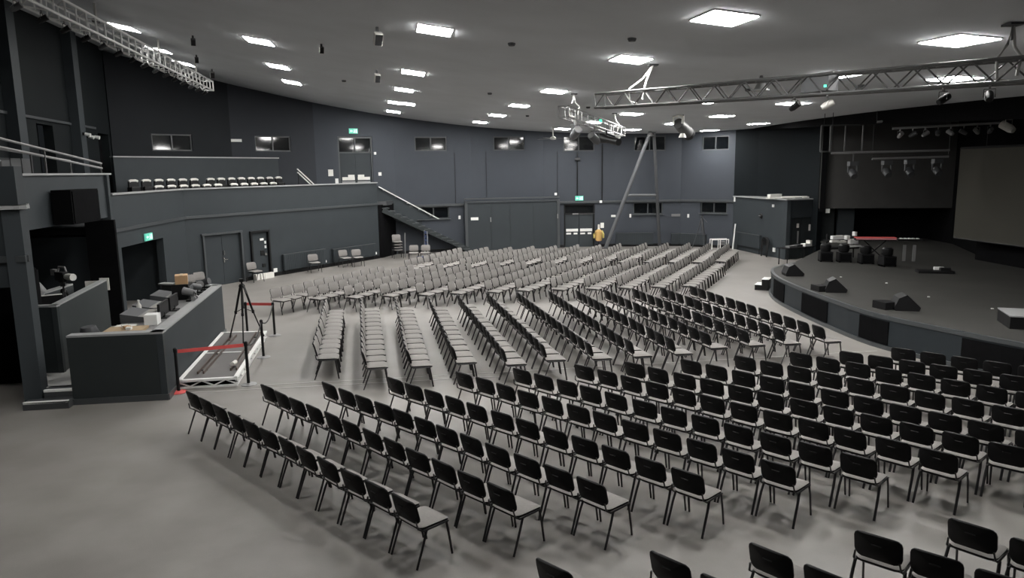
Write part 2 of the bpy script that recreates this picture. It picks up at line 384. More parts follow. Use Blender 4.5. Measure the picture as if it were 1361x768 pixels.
# conduits and panel seams on the far wall
for W, u, z0, z1, r, lab in ((walls[5], 1.95, 2.95, 5.45, .03, 'thin vertical conduit rising from fire exit sign'), (walls[5], 3.38, 2.68, 5.9, .03, 'thin vertical conduit right of the fire exit'),
                             (walls[3], 3.35, 2.7, 5.5, .012, 'thin vertical cable on far wall above low stair window'), (walls[4], .85, 2.95, 5.55, .012, 'thin vertical cable on far wall above sliding partition'),
                             (walls[5], .8, 3.0, 5.5, .012, 'thin vertical cable above right end of sliding partition')):
    MB().tube([(0, 0, z0), (0, 0, z1)], r, 6).obj('conduit', 'black', None, lab, 'conduit', loc=W.at(u, .05), rz=W.rz)

# gallery stair
SA, SB = Vector((-6.75, 38.75, 0)), Vector((-2.35, 40.85, 0))
ST = Wall(SA[:2], SB[:2])
t = thing('staircase', 'dark open staircase with white handrail down from gallery to far wall', 'staircase', SA, ST.rz)
n = 15; L = ST.L; wS = 1.1
for k in range(n):
    z = 2.78 - (k + 1) * 2.78 / (n + 1); x = (k + .5) * L / n
    MB().box((x, wS / 2, z), (L / n + .06, wS, .05)).obj('tread', 'trim_paint', t)
mb = MB()
for y in (.03, wS - .03): mb.bar((0, y, 2.52), (L, y, -.02 + .12), .05, .26)
mb.obj('stringer', 'desk_paint', t)
mb = MB(); mb.add([(0, wS, 2.6), (L, wS, .1), (L, wS, 1.1), (0, wS, 3.75), (0, wS + .06, 2.6), (L, wS + .06, .1), (L, wS + .06, 1.1), (0, wS + .06, 3.75)], [(0, 1, 2, 3), (7, 6, 5, 4), (0, 4, 5, 1), (1, 5, 6, 2), (2, 6, 7, 3), (3, 7, 4, 0)])
mb.obj('side_panel', 'wall_paint', t)
hr = MB().tube([(.1, wS - .08, 3.72), (L * .98, wS - .08, 1.12)], .032, 8).obj('handrail', 'white', t, label='white handrail')
for k in range(7):
    f = .06 + k * .15; MB().box((.1 + f * L * .9, wS - .04, 3.66 - f * 2.45), (.05, .08, .06)).obj('bracket', 'alu', hr)

# gallery seats: raked rows of tip-up seats behind the parapet
GW = Wall((-12.75, 28.2), (-6.98, 38.47))
MB().box((3.4, 1.75, 3.06), (8.2, 1.1, .22), T=GW.T).box((3.4, 2.75, 3.18), (8.2, 1.0, .46), T=GW.T).obj('floor.002', 'dark_grey', kind='structure')
def tipup():
    t = thing('theatre_seat', 'x', 'seat')
    MB().box((0, .05, .7), (.42, .08, .34)).tube([(-.18, .05, .87), (-.1, .05, .9), (.1, .05, .9), (.18, .05, .87)], .055, 8, 1).obj('backrest', ['black', 'paper'], t, label='black back with pale rolled top')
    MB().box((0, -.08, .44), (.4, .1, .36)).tube([(-.18, -.08, .62), (.18, -.08, .62)], .05, 8).obj('seat', 'black', t)
    for x in (-.21, .21): MB().box((x, -.02, .32), (.03, .3, .64)).obj('side_frame', 'black', t)
    return t
seat0 = tipup(); first = True
for r, (off, dz, cnt, u0) in enumerate(((1.45, 3.17, 11, .3), (2.45, 3.41, 14, -.1))):
    for k in range(cnt):
        u = u0 + k * .56 + (.28 if k > 5 else 0)
        o = seat0 if first else copy_tree(seat0); first = False
        p = GW.at(u, -off, dz); o.location = p; o.rotation_euler.z = GW.rz
        o['label'] = 'tip-up gallery seat, %s from left in %s row behind parapet' % (ORD[k], ('front', 'rear')[r]); o['group'] = 'tip-up seats on the gallery'
# low wall behind the gallery seats and short handrail
BW = Wall((-13.6, 26.0), (-10.2, 34.6))
MB().box((4.0, 3.4, 4.1), (8.6, .14, 2.3), T=GW.T).obj('wall_gallery', 'wall_paint', kind='structure')
MB().box((4.0, 3.4, 5.27), (8.65, .24, .05), T=GW.T).obj('trim_4', 'cap_grey', kind='structure')
t = thing('stair_rail', 'short pair of white sloping rails at gallery row end', 'handrail', GW.at(8.3, -1.5, 3.0), GW.rz)
for z in (.0, .16): MB().tube([(-.55, 0, 1.55 + z), (.55, 0, .75 + z)], .03, 6).obj('rail', 'white', t)
for x, z in ((-.5, 1.5), (.5, .8)): MB().tube([(x, 0, 0), (x, 0, z)], .025, 6).obj('post', 'black', t)

# ------------------------------------------------------------------ left end: side gallery wall, camera booth, pier
FA = Wall((-11.2, 16.9), (-12.1, 22.3))
mb = MB(); mb.box((FA.L / 2, .1, 3.92), (FA.L, .2, 1.26), T=FA.T); struct(mb, 'wall_booth', 'wall_paint')
MB().box((FA.L / 2, .08, 4.57), (FA.L + .05, .3, .05), T=FA.T).obj('trim_5', 'cap_grey', kind='structure')
# return between fascia end and the long gallery front
MB().prism([(-12.1, 22.3), (-11.95, 21.9), (-12.4, 21.8), (-12.55, 22.3)], 0, 4.55).obj('wall_booth.001', 'wall_paint', kind='structure')
# dark recess behind the booth
mb = MB(); mb.box((3.6, 3.1, 1.7), (8.6, .2, 3.4), T=FA.T).box((FA.L / 2, 1.6, 3.36), (8.0, 3.0, .1), T=FA.T)
struct(mb, 'wall_recess', 'black_cloth')
# near pier with doorway
PW = Wall((-14.0, 13.2), (-9.42, 14.08)); PR = Wall((-9.42, 14.08), (-10.05, 15.1))
wall_with_holes('wall_pier', PW, 0, PW.L, 0, lambda x, y: 3.9, [(2.0, 4.36, 0, 2.4)], 'wall_paint', .3)
MB().box((PR.L / 2 + .1, .15, 1.95), (PR.L + .2, .3, 3.9), T=PR.T).obj('wall_pier.001', 'wall_paint', kind='structure')
mb = MB().box((PW.L / 2, .1, 3.94), (PW.L + .1, .45, .07), T=PW.T).box((PR.L / 2, .1, 3.94), (PR.L + .2, .45, .07), T=PR.T); struct(mb, 'trim_6', 'cap_grey')
mb = MB().box((PW.L / 2, -.03, 2.95), (PW.L + .05, .06, .12), T=PW.T).box((PR.L / 2, -.03, 2.95), (PR.L, .06, .12), T=PR.T); struct(mb, 'trim_7', 'trim_paint')
mb = MB().box((4.51, -.02, .07), (.3, .04, .14), T=PW.T).box((.95, -.02, .07), (1.9, .04, .14), T=PW.T); struct(mb, 'baseboard_pier', 'trim_paint')
mb = MB().box((2.3, 2.0, 1.25), (3.4, .2, 2.5), T=PW.T).box((2.3, 1.2, 2.5), (3.4, 1.6, .1), T=PW.T); struct(mb, 'wall_pier.002', 'black_cloth')
# slab of the side gallery, its rear wall with pilasters
MB().prism([(-11.3, 17.0), (-12.2, 22.3), (-16.2, 26), (-16.2, 14.2), (-10.3, 14.5)], 3.42, 3.6).obj('floor.003', 'dark_grey', kind='structure')
UW = Wall((-13.2, 15.5), (-16.6, 31.0))
wall_with_holes('wall_upper', UW, -3, UW.L, 3.4, above, [(8.4, 9.75, 4.6, 6.2), (14.3, 15.6, 3.6, 6.2)], 'wall_side', .3)
MB().box((9.1, .6, 5.2), (1.8, .1, 2.4), T=UW.T).box((15, .6, 5), (1.8, .1, 3), T=UW.T).obj('wall_upper.001', 'black_cloth', kind='structure')
mb = MB()
for u in (6.55, 11.65): mb.box((u, -.16, 6.9), (.55, .32, 7.0), T=UW.T)
struct(mb, 'wall_upper.002', 'wall_paint')
MB().box((7, -.03, 6.36), (14, .06, .08), T=UW.T).obj('trim_8', 'trim_paint', kind='structure')
MB().prism([(-17.4, 32.2), (-16.6, 31.0), (-17.6, 29.5), (-18.2, 32)], 2.9, 10.5).obj('wall_upper.003', 'black_cloth', kind='structure')
MB().box((-9.82, 14.42, 3.85), (.44, .3, 1.74), R(8)).obj('wall_pier.003', 'wall_paint', kind='structure')
# small spotlights on the wall
for k, (u, z) in enumerate(((11.55, 6.02), (12.9, 6.0), (13.55, 6.02))):
    t = thing('wall_spotlight', 'small wall spotlight above side gallery, %s of three from the left' % ORD[k], 'spotlight', UW.at(u, .1 if k else .4, z), UW.rz, 'small wall spotlights')
    MB().tube([(0, 0, 0), (0, -.18, -.05)], [.05, .07], 8).obj('head', 'white', t); MB().box((0, .04, 0), (.1, .06, .1)).obj('bracket', 'black', t)
# folded seats of the side gallery
for k in range(4):
    t = thing('flip_chair', 'grey folded seat behind side gallery parapet, %s from left' % ORD[k], 'seat', FA.at(.35 + k * .55, -.75, 3.75), FA.rz, 'folded seats on the side gallery')
    MB().box((0, 0, .95), (.5, .1, .55)).obj('backrest', 'dark_grey', t); MB().box((0, -.14, .6), (.48, .1, .4)).obj('seat', 'dark_grey', t)
    for x in (-.25, .25): MB().box((x, -.05, .35), (.04, .3, .7)).obj('side_frame', 'black', t)
# handrails of the side gallery
def rail_set(name, label, pairs, posts):
    t = thing(name, label, 'handrail', (0, 0, 0))
    for a, b in pairs: MB().tube([a, b], .03, 8).obj('rail', 'alu', t)
    for a, b in posts: MB().tube([a, b], .025, 6).obj('post', 'truss_dark', t)
rail_set('handrail', 'pair of long pale sloping handrails over side gallery parapet',
         [((-10.9, 15.6, 5.38), (-12.1, 21.95, 4.88)), ((-10.95, 15.6, 5.2), (-12.1, 21.95, 4.74))], [((-12.1, 21.9, 4.56), (-12.1, 21.9, 4.88)), ((-11.4, 18.2, 4.56), (-11.4, 18.2, 5.16))])
rail_set('handrail', 'upper level pale handrail behind the sloping pair', [((-11.2, 16.2, 5.15), (-13.4, 22.6, 4.98))], [((-13.4, 22.6, 3.6), (-13.4, 22.6, 4.98)), ((-12.0, 18.6, 3.6), (-12.0, 18.6, 5.08))])
rail_set('handrail', 'lower pair of pale rails above the pier ledge', [((-10.9, 13.95, 5.0), (-9.85, 14.35, 4.82)), ((-10.9, 13.95, 4.84), (-9.85, 14.35, 4.66))], [((-9.85, 14.35, 3.95), (-9.85, 14.35, 4.82)), ((-10.8, 14.0, 3.95), (-10.8, 14.0, 4.98))])
# black loudspeaker cabinet on the fascia
t = thing('loudspeaker', 'large black loudspeaker box hung on side gallery fascia', 'loudspeaker', FA.at(2.2, .28, 3.15), FA.rz)
MB().box((0, 0, .6), (1.75, .45, .86)).obj('cabinet', 'black_matt', t); MB().box((0, -.235, .6), (1.65, .03, .78)).obj('grille', 'black_cloth', t)
MB().box((0, .25, .75), (.3, .06, .4)).obj('bracket', 'black', t)

# ------------------------------------------------------------------ camera booth and steps
mb = MB(); mb.prism([(-9.62, 14.28), (-8.95, 14.34), (-9.55, 21.6), (-12.0, 22.2), (-11.3, 17.2), (-10.0, 15.0)], 0, .3); struct(mb, 'floor.004', 'step_grey')
t = thing('steps', 'two dark steps with pale nosings between pier and control desk', 'steps', (-9.08, 14.02, 0), R(8))
MB().box((-.13, -.09, .075), (.84, .26, .15)).box((0, .06, .08), (.56, .1, .16)).box((0, .25, .15), (.56, .34, .3)).obj('tread', 'dark_grey', t)
for x, wd, y, z in ((-.13, .82, -.19, .153), (0, .56, .1, .303)): MB().box((x, y, z - .012), (wd, .06, .045)).obj('nosing', 'white', t, label='pale step nosing')
t = thing('camera_booth', 'tall dark booth screen with sloping pale grey cap behind the steps', 'booth', (0, 0, 0))
def panel(mb, a, b, z0, z1, th=.1, mi=0):
    W = Wall(a, b); return mb.box((W.L / 2, th / 2, (z0 + z1) / 2), (W.L, th, z1 - z0), 0, mi, W.T)
BP = [(-10.22, 15.38), (-9.78, 15.42), (-10.82, 19.3), (-10.5, 18.5)]
for a, b in ((BP[0], BP[1]), (BP[1], BP[2])): panel(MB(), a, b, .3, 1.75).obj('side_panel', 'desk_paint', t)
mb = MB(); panel(mb, BP[0], (-11.15, 17.2), .3, 1.75); panel(mb, (-11.15, 17.2), (-11.3, 18.6), .3, 1.75); mb.obj('side_panel', 'desk_paint', t)
mb = MB()
for a, b in ((BP[0], BP[1]), (BP[1], BP[2]), (BP[0], (-11.15, 17.2)), ((-11.15, 17.2), (-11.3, 18.6))): panel(mb, a, b, 1.75, 1.79, .15)
mb.obj('cap', 'cap_grey', t)
# video camera on its tripod
def tripod(name, label, loc, rz, top, spread, leg_m='black', head=None):
    t = thing(name, label, 'tripod', loc, rz)
    for k in range(3):
        a = k * 2.094 + .4
        e = (math.cos(a) * spread, math.sin(a) * spread, .02); m_ = (e[0] * .5, e[1] * .5, top * .47)
        MB().tube([(math.cos(a) * .05, math.sin(a) * .05, top * .92), m_], .028, 8).tube([m_, e], .018, 8).tube([(m_[0], m_[1], m_[2] - .04), (m_[0], m_[1], m_[2] + .04)], .035, 8).obj('leg', leg_m, t)
    MB().tube([(0, 0, top * .55), (0, 0, top)], .022, 8).lathe([(.07, 0), (.08, .05), (.05, .1)], 12, (0, 0, top * .9)).obj('centre_column', leg_m, t)
    mb = MB()
    for k in range(3):
        a = k * 2.094 + .4; mb.tube([(0, 0, top * .55), (math.cos(a) * spread * .5, math.sin(a) * spread * .5, top * .47)], .008, 6)
    mb.obj('spreader', leg_m, t)
    MB().box((0, 0, top + .04), (.1, .14, .08)).tube([(0, 0, top + .03), (.1, -.45, top - .25)], .012, 6).obj('head', leg_m, t)
    return t
cp = Vector((-10.75, 17.3, .3))
tripod('camera_tripod', 'black tripod holding the video camera inside the booth', cp, .4, 1.62, .45)
t = thing('video_camera', 'studio video camera with pale lens on tripod in the booth', 'camera', cp + Vector((0, 0, 1.74)), R(-30))
MB().box((0, 0, .12), (.36, .16, .2)).obj('body', 'black', t)
MB().tube([(.18, 0, .12), (.46, 0, .12)], [.07, .085], 10).obj('lens', 'paper', t, label='pale zoom lens')
MB().tube([(-.16, 0, .22), (-.1, 0, .34), (.14, 0, .34), (.2, 0, .24)], .025, 6).obj('handle', 'mid_grey', t)
MB().box((-.3, .0, .2), (.2, .1, .14)).obj('viewfinder', 'mid_grey', t)
MB().box((0, 0, .0), (.2, .1, .05)).obj('mount_plate', 'black', t)
t = thing('office_chair', 'tall grey round-backed chair in the booth against dark recess', 'chair', (-11.35, 17.6, .3), R(-70))
MB().tube([(0, -.22, 1.25), (0, -.26, 1.46), (0, -.28, 1.68)], [.2, .26, .15], 12).obj('backrest', 'mid_grey', t)
MB().box((0, 0, .82), (.48, .46, .08)).obj('seat', 'mid_grey', t); MB().bar((0, -.2, .8), (0, -.25, 1.32), .06, .03).obj('back_bracket', 'black', t)
MB().tube([(0, 0, .06), (0, 0, .8)], .03, 8).obj('post', 'black', t); MB().lathe([(.28, 0), (.28, .03), (.05, .07)], 5).obj('base', 'black', t)
t = thing('monitor', 'small black monitor with pale edge beside the booth camera', 'monitor', (-10.55, 16.5, 1.35), R(35))
MB().box((0, 0, .35), (.4, .04, .26)).obj('screen', 'black', t); MB().box((0, 0, .49), (.42, .05, .02)).obj('top_edge', 'paper', t); MB().tube([(0, 0, 0), (0, 0, .3)], .02, 6).obj('stand', 'black', t)
MB().box((0, 0, 1.32), (.6, 1.9, .06), R(14)).box((-.1, -.8, .67), (.06, .06, 1.3)).box((0.1, .85, .67), (.06, .06, 1.3)).obj('shelf', 'black', None, 'black shelf inside the booth beneath its small monitor', 'shelf', loc=(-10.7, 16.9, .3 - .28))
for k, (x, y, wdt) in enumerate(((-11.55, 20.0, .34), (-11.42, 20.25, .17), (-11.3, 20.5, .17))):
    MB().box((0, 0, 0), (wdt * 1.4, .05, .34 if k else .26)).box((0, -.03, 0), (.05, .02, .06), 0, 1).obj('wall_outlet', ['paper', 'black'], None, 'white outlet plate on dark wall behind booth, %s from left' % ORD[k], 'outlet', 'outlet plates behind the booth', loc=(x, y, 1.52), rz=R(12))
MB().box((0, 0, .85), (.75, .14, 3.0)).obj('screen_panel', 'black_cloth', None, 'tall narrow black panel carrying the outlet plates behind the booth', 'panel', loc=(-11.46, 20.42, .95), rz=R(12))

# ------------------------------------------------------------------ control desk
DK = [(-8.8, 14.06), (-7.02, 14.31), (-8.28, 20.59)]
t = thing('control_desk', 'large dark control desk enclosure with grey cap at left of hall', 'desk', (0, 0, 0))
panel(MB(), DK[0], DK[1], 0, 1.37, .12).obj('front_panel', 'desk_paint', t)
panel(MB(), DK[1], DK[2], 0, 1.37, .12).obj('side_panel', 'wall_paint', t)
panel(MB(), DK[2], (-10.2, 21.2), 0, 1.37, .12).obj('rear_panel', 'desk_paint', t)
mb = MB()
for a, b in ((DK[0], DK[1]), (DK[1], DK[2]), (DK[2], (-10.2, 21.2))): panel(mb, a, b, 1.37, 1.41, .24)
mb.obj('cap', 'cap_grey', t)
mb = MB()
for a, b in ((DK[0], DK[1]), (DK[1], DK[2])):
    W = Wall(a, b); mb.box((W.L / 2, -.015, .06), (W.L + .03, .03, .12), T=W.T)
mb.obj('plinth', 'trim_paint', t)
DW = Wall(DK[1], DK[2])
mb = MB().box((3.1, .72, 1.32), (6.0, .95, .05), T=DW.T)
for u in (.25, 2.2, 4.2, 6.0):
    for v in (.32, 1.12): mb.box((u, v, .65), (.06, .06, 1.3), T=DW.T)
mb.obj('worktop', 'mid_grey', t)
def onD(u, v, z=1.347): return DW.at(u, -v, z)
rz = DW.rz
mb = MB().box((0, 0, .025), (.5, .75, .05))
mb.obj('wooden_tray', 'wood', None, 'light wooden tray at front corner of control desk', 'tray', loc=onD(.62, .85), rz=rz)
for k in range(3): MB().box((0, 0, .03), (.12, .1, .05), k).obj('parts_box', 'card' if k == 1 else 'paper', None, 'small %s lying in wooden tray, %s from front' % (('pack', 'brown pack', 'pack')[k], ORD[k]), 'box', loc=onD(.48 + k * .14, .75 + k * .08, 1.397), rz=rz)
MB().box((0, 0, .11), (.3, .26, .22)).obj('paper_stack', 'white', None, 'white boxy paper stack on control desk beside tray', 'paper', loc=onD(1.25, .5), rz=rz)
MB().box((0, 0, .008), (.3, .42, .016)).obj('paper_sheet', 'paper', None, 'white sheets lying flat on control desk worktop', 'paper', loc=onD(1.1, 1.0), rz=rz)
t = thing('bottle', 'clear pale bottle standing on control desk left side', 'bottle', onD(2.55, 1.12), rz)
MB().lathe([(.05, 0), (.055, .02), (.055, .2), (.02, .27), (.02, .3)], 12).obj('body', 'paper', t); MB().lathe([(.024, .3), (.024, .33)], 10).obj('cap', 'white', t)
def monitor(loc, rz, w_, h_, label, grp=None, tilt=0):
    t = thing('monitor', label, 'monitor', loc, rz, grp)
    MB().box((0, 0, .06 + h_ / 2), (w_, .05, h_)).obj('screen', 'black', t); MB().box((0, .03, .06 + h_ / 2), (w_ - .06, .01, h_ - .06)).obj('display', 'screen_dim', t)
    MB().box((0, -.01, .06), (.08, .05, .12)).obj('neck', 'black', t); MB().box((0, 0, .01), (.3, .2, .02)).obj('foot', 'black', t)
    return t
monitor(onD(1.95, .45), rz, .74, .3, 'black flat monitor on control desk, nearer of the pair', 'desk monitors')
monitor(onD(2.85, .45), rz, .74, .3, 'black flat monitor on control desk, farther of the pair', 'desk monitors')
for k, u in enumerate((1.95, 3.05, 4.5)):
    t = thing('mixing_console', 'black mixing console on control desk, %s from the front' % ORD[k], 'mixer', onD(u, .98 if k else .92), rz, 'mixing consoles')
    mb = MB(); mb.add([(-.45, -.3, 0), (.45, -.3, 0), (.45, .3, 0), (-.45, .3, 0), (-.45, -.3, .08), (.45, -.3, .08), (.45, .3, .2), (-.45, .3, .2)], [(0, 3, 2, 1), (4, 5, 6, 7), (0, 1, 5, 4), (1, 2, 6, 5), (2, 3, 7, 6), (3, 0, 4, 7)])
    mb.obj('case', 'dark_grey', t)
    mb = MB()
    for i in range(10): mb.box((-.4 + i * .09, -.15, .12), (.015, .2, .02), 0, T=None)
    mb.obj('fader_row', 'paper', t)
t = thing('headphones', 'black headphones lying on the control desk cap', 'headphones', onD(3.72, .14, 1.415), rz)
MB().tube([(.11 * math.cos(a * .35 - .2), .02, .1 + .12 * math.sin(a * .35 - .2)) for a in range(11)], .015, 6).obj('headband', 'black', t)
for x in (-.11, .11): MB().tube([(x - .03, .02, .07), (x + .03, .02, .07)], .06, 10).obj('ear_cup', 'mid_grey', t)
t = thing('equipment_rack', 'black equipment rack on control desk under the cardboard box', 'rack', onD(4.55, .62), rz)
MB().box((0, 0, .2), (.5, .4, .4)).obj('case', 'black', t)
for k in range(2): MB().box((0, -.21, .12 + k * .16), (.44, .02, .12)).obj('unit', 'dark_grey', t)
t = thing('cardboard_box', 'brown cardboard box on top of the equipment rack', 'box', onD(4.55, .62, 1.747), rz + .2)
MB().box((0, 0, .11), (.4, .3, .22)).obj('body', 'card', t); MB().box((0, 0, .223), (.4, .07, .006)).obj('tape', 'wood', t)
for k, (u, m_) in enumerate(((4.1, 'mid_grey'), (5.0, 'dark_grey'), (5.4, 'mid_grey'), (5.85, 'dark_grey'))):
    t = thing('desk_lamp' if k == 3 else 'stage_light', 'small %s lantern standing on far end of control desk, %s from front' % (('grey', 'dark')[k % 2], ORD[k]), 'lantern', onD(u, .35), rz + k)
    MB().tube([(0, -.1, .2), (.05, .16, .26)], [.08, .1], 10).obj('body', m_, t); MB().box((0, 0, .02), (.2, .16, .04)).obj('base', 'black', t); MB().tube([(-.0, 0, .03), (0, 0, .2)], .015, 6).obj('yoke', 'black', t)
MB().tube([(0, 0, 0), (.03, 0, .12), (0, .02, .17)], [.06, .05, .03], 8).obj('soft_toy', 'pink', None, 'small pink object on rear wall of control desk', 'toy', loc=(-9.55, 20.98, 1.41))
# swivel chairs inside the enclosure
def swivel(loc, rz, label, m_='dark_grey'):
    t = thing('office_chair', label, 'chair', loc, rz, 'office chairs at the control desk')
    mb = MB(); mb.tube([(0, -.24, .62), (0, -.27, .8), (0, -.29, 1.0)], [.17, .22, .15], 10); mb.obj('backrest', m_, t)
    MB().lathe([(.2, .44), (.25, .47), (.25, .52), (.2, .54)], 14).obj('seat', m_, t)
    MB().tube([(0, 0, .08), (0, 0, .46)], .03, 8).obj('post', 'black', t)
    mb = MB()
    for k in range(5): mb.bar((0, 0, .1), (.28 * math.cos(k * 1.257), .28 * math.sin(k * 1.257), .06), .04, .04); mb.tube([(.28 * math.cos(k * 1.257), .28 * math.sin(k * 1.257), 0), (.28 * math.cos(k * 1.257), .28 * math.sin(k * 1.257), .06)], .025, 6)
    mb.obj('base', 'black', t); return t
MB().prism([(-8.9, 14.4), (-7.35, 14.6), (-8.55, 20.5), (-10.1, 21.0), (-9.6, 21.4), (-8.98, 14.4)], 0, .04).obj('floor.005', 'mid_grey', kind='structure')
swivel((-9.0, 15.7, .3), R(-40), 'dark office chair behind front corner of the control desk')
swivel((-9.3, 19.6, .3), R(20), 'dark office chair near rear wall of the control desk')

# ------------------------------------------------------------------ white camera deck, tripod, barriers
t = thing('camera_deck', 'low staging deck with white aluminium lattice edge beside control desk', 'staging deck', (0, 0, 0))
Q = [(-7.13, 14.98), (-5.93, 15.17), (-6.82, 19.83), (-8.05, 19.75)]
MB().prism(Q, .165, .195).obj('deck_board', 'deck_ply', t)
MB().prism([(-7.0, 15.15), (-6.07, 15.3), (-6.9, 19.68), (-7.92, 19.6)], .0, .16).obj('shade_fill', 'black_matt', t)  # solid black fill added for the shade under the deck
for i in range(4):
    W = Wall(Q[i], Q[(i + 1) % 4]); mb = MB()
    mb.box((W.L / 2, .04, .18), (W.L, .09, .05), T=W.T).box((W.L / 2, .03, .03), (W.L, .05, .04), T=W.T)
    k = max(2, int(W.L / .24))
    for j in range(k):
        a, b = j * W.L / k, (j + 1) * W.L / k; za, zb = (.05, .16) if j % 2 else (.16, .05)
        mb.bar((a, .03, za), (b, .03, zb), .025, .025, T=W.T)
    mb.obj('edge_frame', 'white', t, label='white lattice edge')
W = Wall(Q[0], Q[3]); W2 = Wall(Q[1], Q[2])
MB().bar(W.at(W.L * .5, 0, .2), W2.at(W2.L * .5, 0, .2), .05, .012).obj('joint_strip', 'white', t)
for k, (a, b) in enumerate((((-6.85, 15.5), (-7.5, 19.2)), ((-6.22, 15.75), (-6.95, 19.5)))):
    t = thing('camera_track', '%s length of dark camera rail lying on white-edged deck' % ('left', 'right')[k], 'rail', (0, 0, 0), 0, 'camera rails')
    W = Wall(a, b)
    for y in (-.06, .06): MB().box((W.L / 2, y, .225), (W.L, .03, .06), T=W.T).obj('rail', 'track', t)
    mb = MB()
    for j in range(3): mb.box((.3 + j * W.L / 2.5, 0, .203), (.05, .16, .016), T=W.T)
    mb.obj('sleeper', 'black', t)
MB().tube([(0, 0, 0), (.0, .2, 0)], .05, 10).obj('roll', 'paper', None, 'short pale roll on near end of right camera rail', 'roll', loc=(-6.3, 15.9, .3))
tripod('tripod', 'tall black camera tripod without camera standing on white-edged deck', (-7.02, 18.75, .197), .35, 1.55, .5)
def post(x, y, z, label, m_base='mid_grey', h=.96):
    t = thing('barrier_post', label, 'barrier post', (x, y, z), 0, 'barrier posts')
    MB().lathe([(.17, 0), (.17, .012), (.12, .03), (.03, .04)], 20).obj('base', m_base, t)
    MB().tube([(0, 0, .03), (0, 0, h - .03)], .032, 10).obj('pole', 'black', t)
    MB().lathe([(.036, h - .1), (.04, h - .09), (.04, h - .02), (.02, h)], 12).obj('belt_head', 'black', t)
PO = [(-7.03, 14.8, 0), (-5.74, 15.3, 0), (-6.2, 17.65, 0), (-6.7, 20.1, 0), (-7.5, 20.2, 0)]
for k, lab in enumerate(('black barrier post with red base at front corner of white deck', 'black barrier post at near right corner of white deck', 'black barrier post halfway along right side of white deck',
                         'black barrier post in front of leftmost grey chair', 'black barrier post behind tripod at rear of white deck')): post(*PO[k], lab, 'red' if k == 0 else 'alu')
def belt(a, b, z, label):
    a = Vector((a[0], a[1], z)); b = Vector((b[0], b[1], z)); d = (b - a).normalized() * .045
    MB().bar(a + d, b - d, .006, .075).obj('barrier_belt', 'red', None, label, 'barrier belt', 'red barrier belts')
belt(PO[0], PO[1], .88, 'red belt across the near end of white deck'); belt(PO[4], PO[3], .9, 'red belt at the rear of white deck by grey chair')
for a, b, lab in ((1, 2, 'black rope from near corner post to middle post'), (2, 3, 'black rope from middle post to rear right post')):
    p, q = Vector(PO[a]) + Vector((0, 0, .9)), Vector(PO[b]) + Vector((0, 0, .9))
    MB().tube([p.lerp(q, f) - Vector((0, 0, .18 * 4 * f * (1 - f) * 1.2)) for f in [i / 8 for i in range(9)]], .016, 6).obj('barrier_rope', 'black', None, lab, 'rope', 'black barrier ropes')
# taped seams across the floor
for nme, pts in (('trim_9', [(-6.9, 15.05), (-4.05, 15.42), (-2.6, 15.6), (-.3, 15.95), (8.9, 17.35)]), ('trim_10', [(-6.9, 14.75), (-4.05, 15.12), (-.3, 15.62)])):
    mb = MB()
    for a, b in zip(pts[:-1], pts[1:]): mb.bar((*a, .003), (*b, .003), .035, .006)
    struct(mb, nme, 'floor_tape')

# ------------------------------------------------------------------ stacking chairs
def rrect(w_, d, r, n=4):
    p = []
    for cx, cy, a0 in ((w_ / 2 - r, d / 2 - r, 0), (-w_ / 2 + r, d / 2 - r, 90), (-w_ / 2 + r, -d / 2 + r, 180), (w_ / 2 - r, -d / 2 + r, 270)):
        for k in range(n): a = R(a0 + 90 * k / (n - 1)); p.append((cx + r * math.cos(a), cy + r * math.sin(a)))
    return p
def pad(layers, fn, mats_at):                       # stacked scaled outlines closed by a fan, mapped through fn
    mb = MB(); n = len(layers[0][0]); vs_ = []
    for pts, h in layers: vs_ += [fn(x, y, h) for x, y in pts]
    fs = []; mi = []
    for i in range(len(layers) - 1):
        for k in range(n): fs.append((i * n + k, i * n + (k + 1) % n, (i + 1) * n + (k + 1) % n, (i + 1) * n + k)); mi.append(mats_at[i])
    for base, rev, m_ in ((0, True, mats_at[0]), ((len(layers) - 1) * n, False, mats_at[-1])):
        pts, h = layers[0 if rev else -1]
        vs_.append(fn(0, 0, h)); c = len(vs_) - 1
        for k in range(n):
            f = (base + k, base + (k + 1) % n, c); fs.append(tuple(reversed(f)) if rev else f); mi.append(m_)
    mb.v = [tuple(v) for v in vs_]; mb.f = fs; mb.m = mi; mb.sm = [True] * len(fs)
    return mb
def scl(p, s): return [(x * s, y * s) for x, y in p]
def seat_fn(x, y, h):
    z = .44 + h - .06 * max(0, (y - .08) / .16) ** 2 * .5 + .012 * (abs(x) / .23) ** 2
    return Vector((x, y + .02, z))
o1 = rrect(.46, .44, .07)
seat_mb = pad([(scl(o1, .93), -.022), (o1, -.008), (o1, .012), (scl(o1, .9), .026)], seat_fn, [0, 0, 1, 1])
def back_fn(x, y, h):                               # x across, y up the back, h towards the sitter
    cy = .66 + y
    return Vector((x, -.235 - .075 * (y + .15) / .3 + h + .045 * (abs(x) / .23) ** 2, cy))
o2 = rrect(.46, .30, .075)
back_mb = pad([(scl(o2, .94), -.022), (o2, -.012), (o2, .006), (scl(o2, .88), .02)], lambda x, y, h: back_fn(x, y, h), [0, 0, 1, 1])
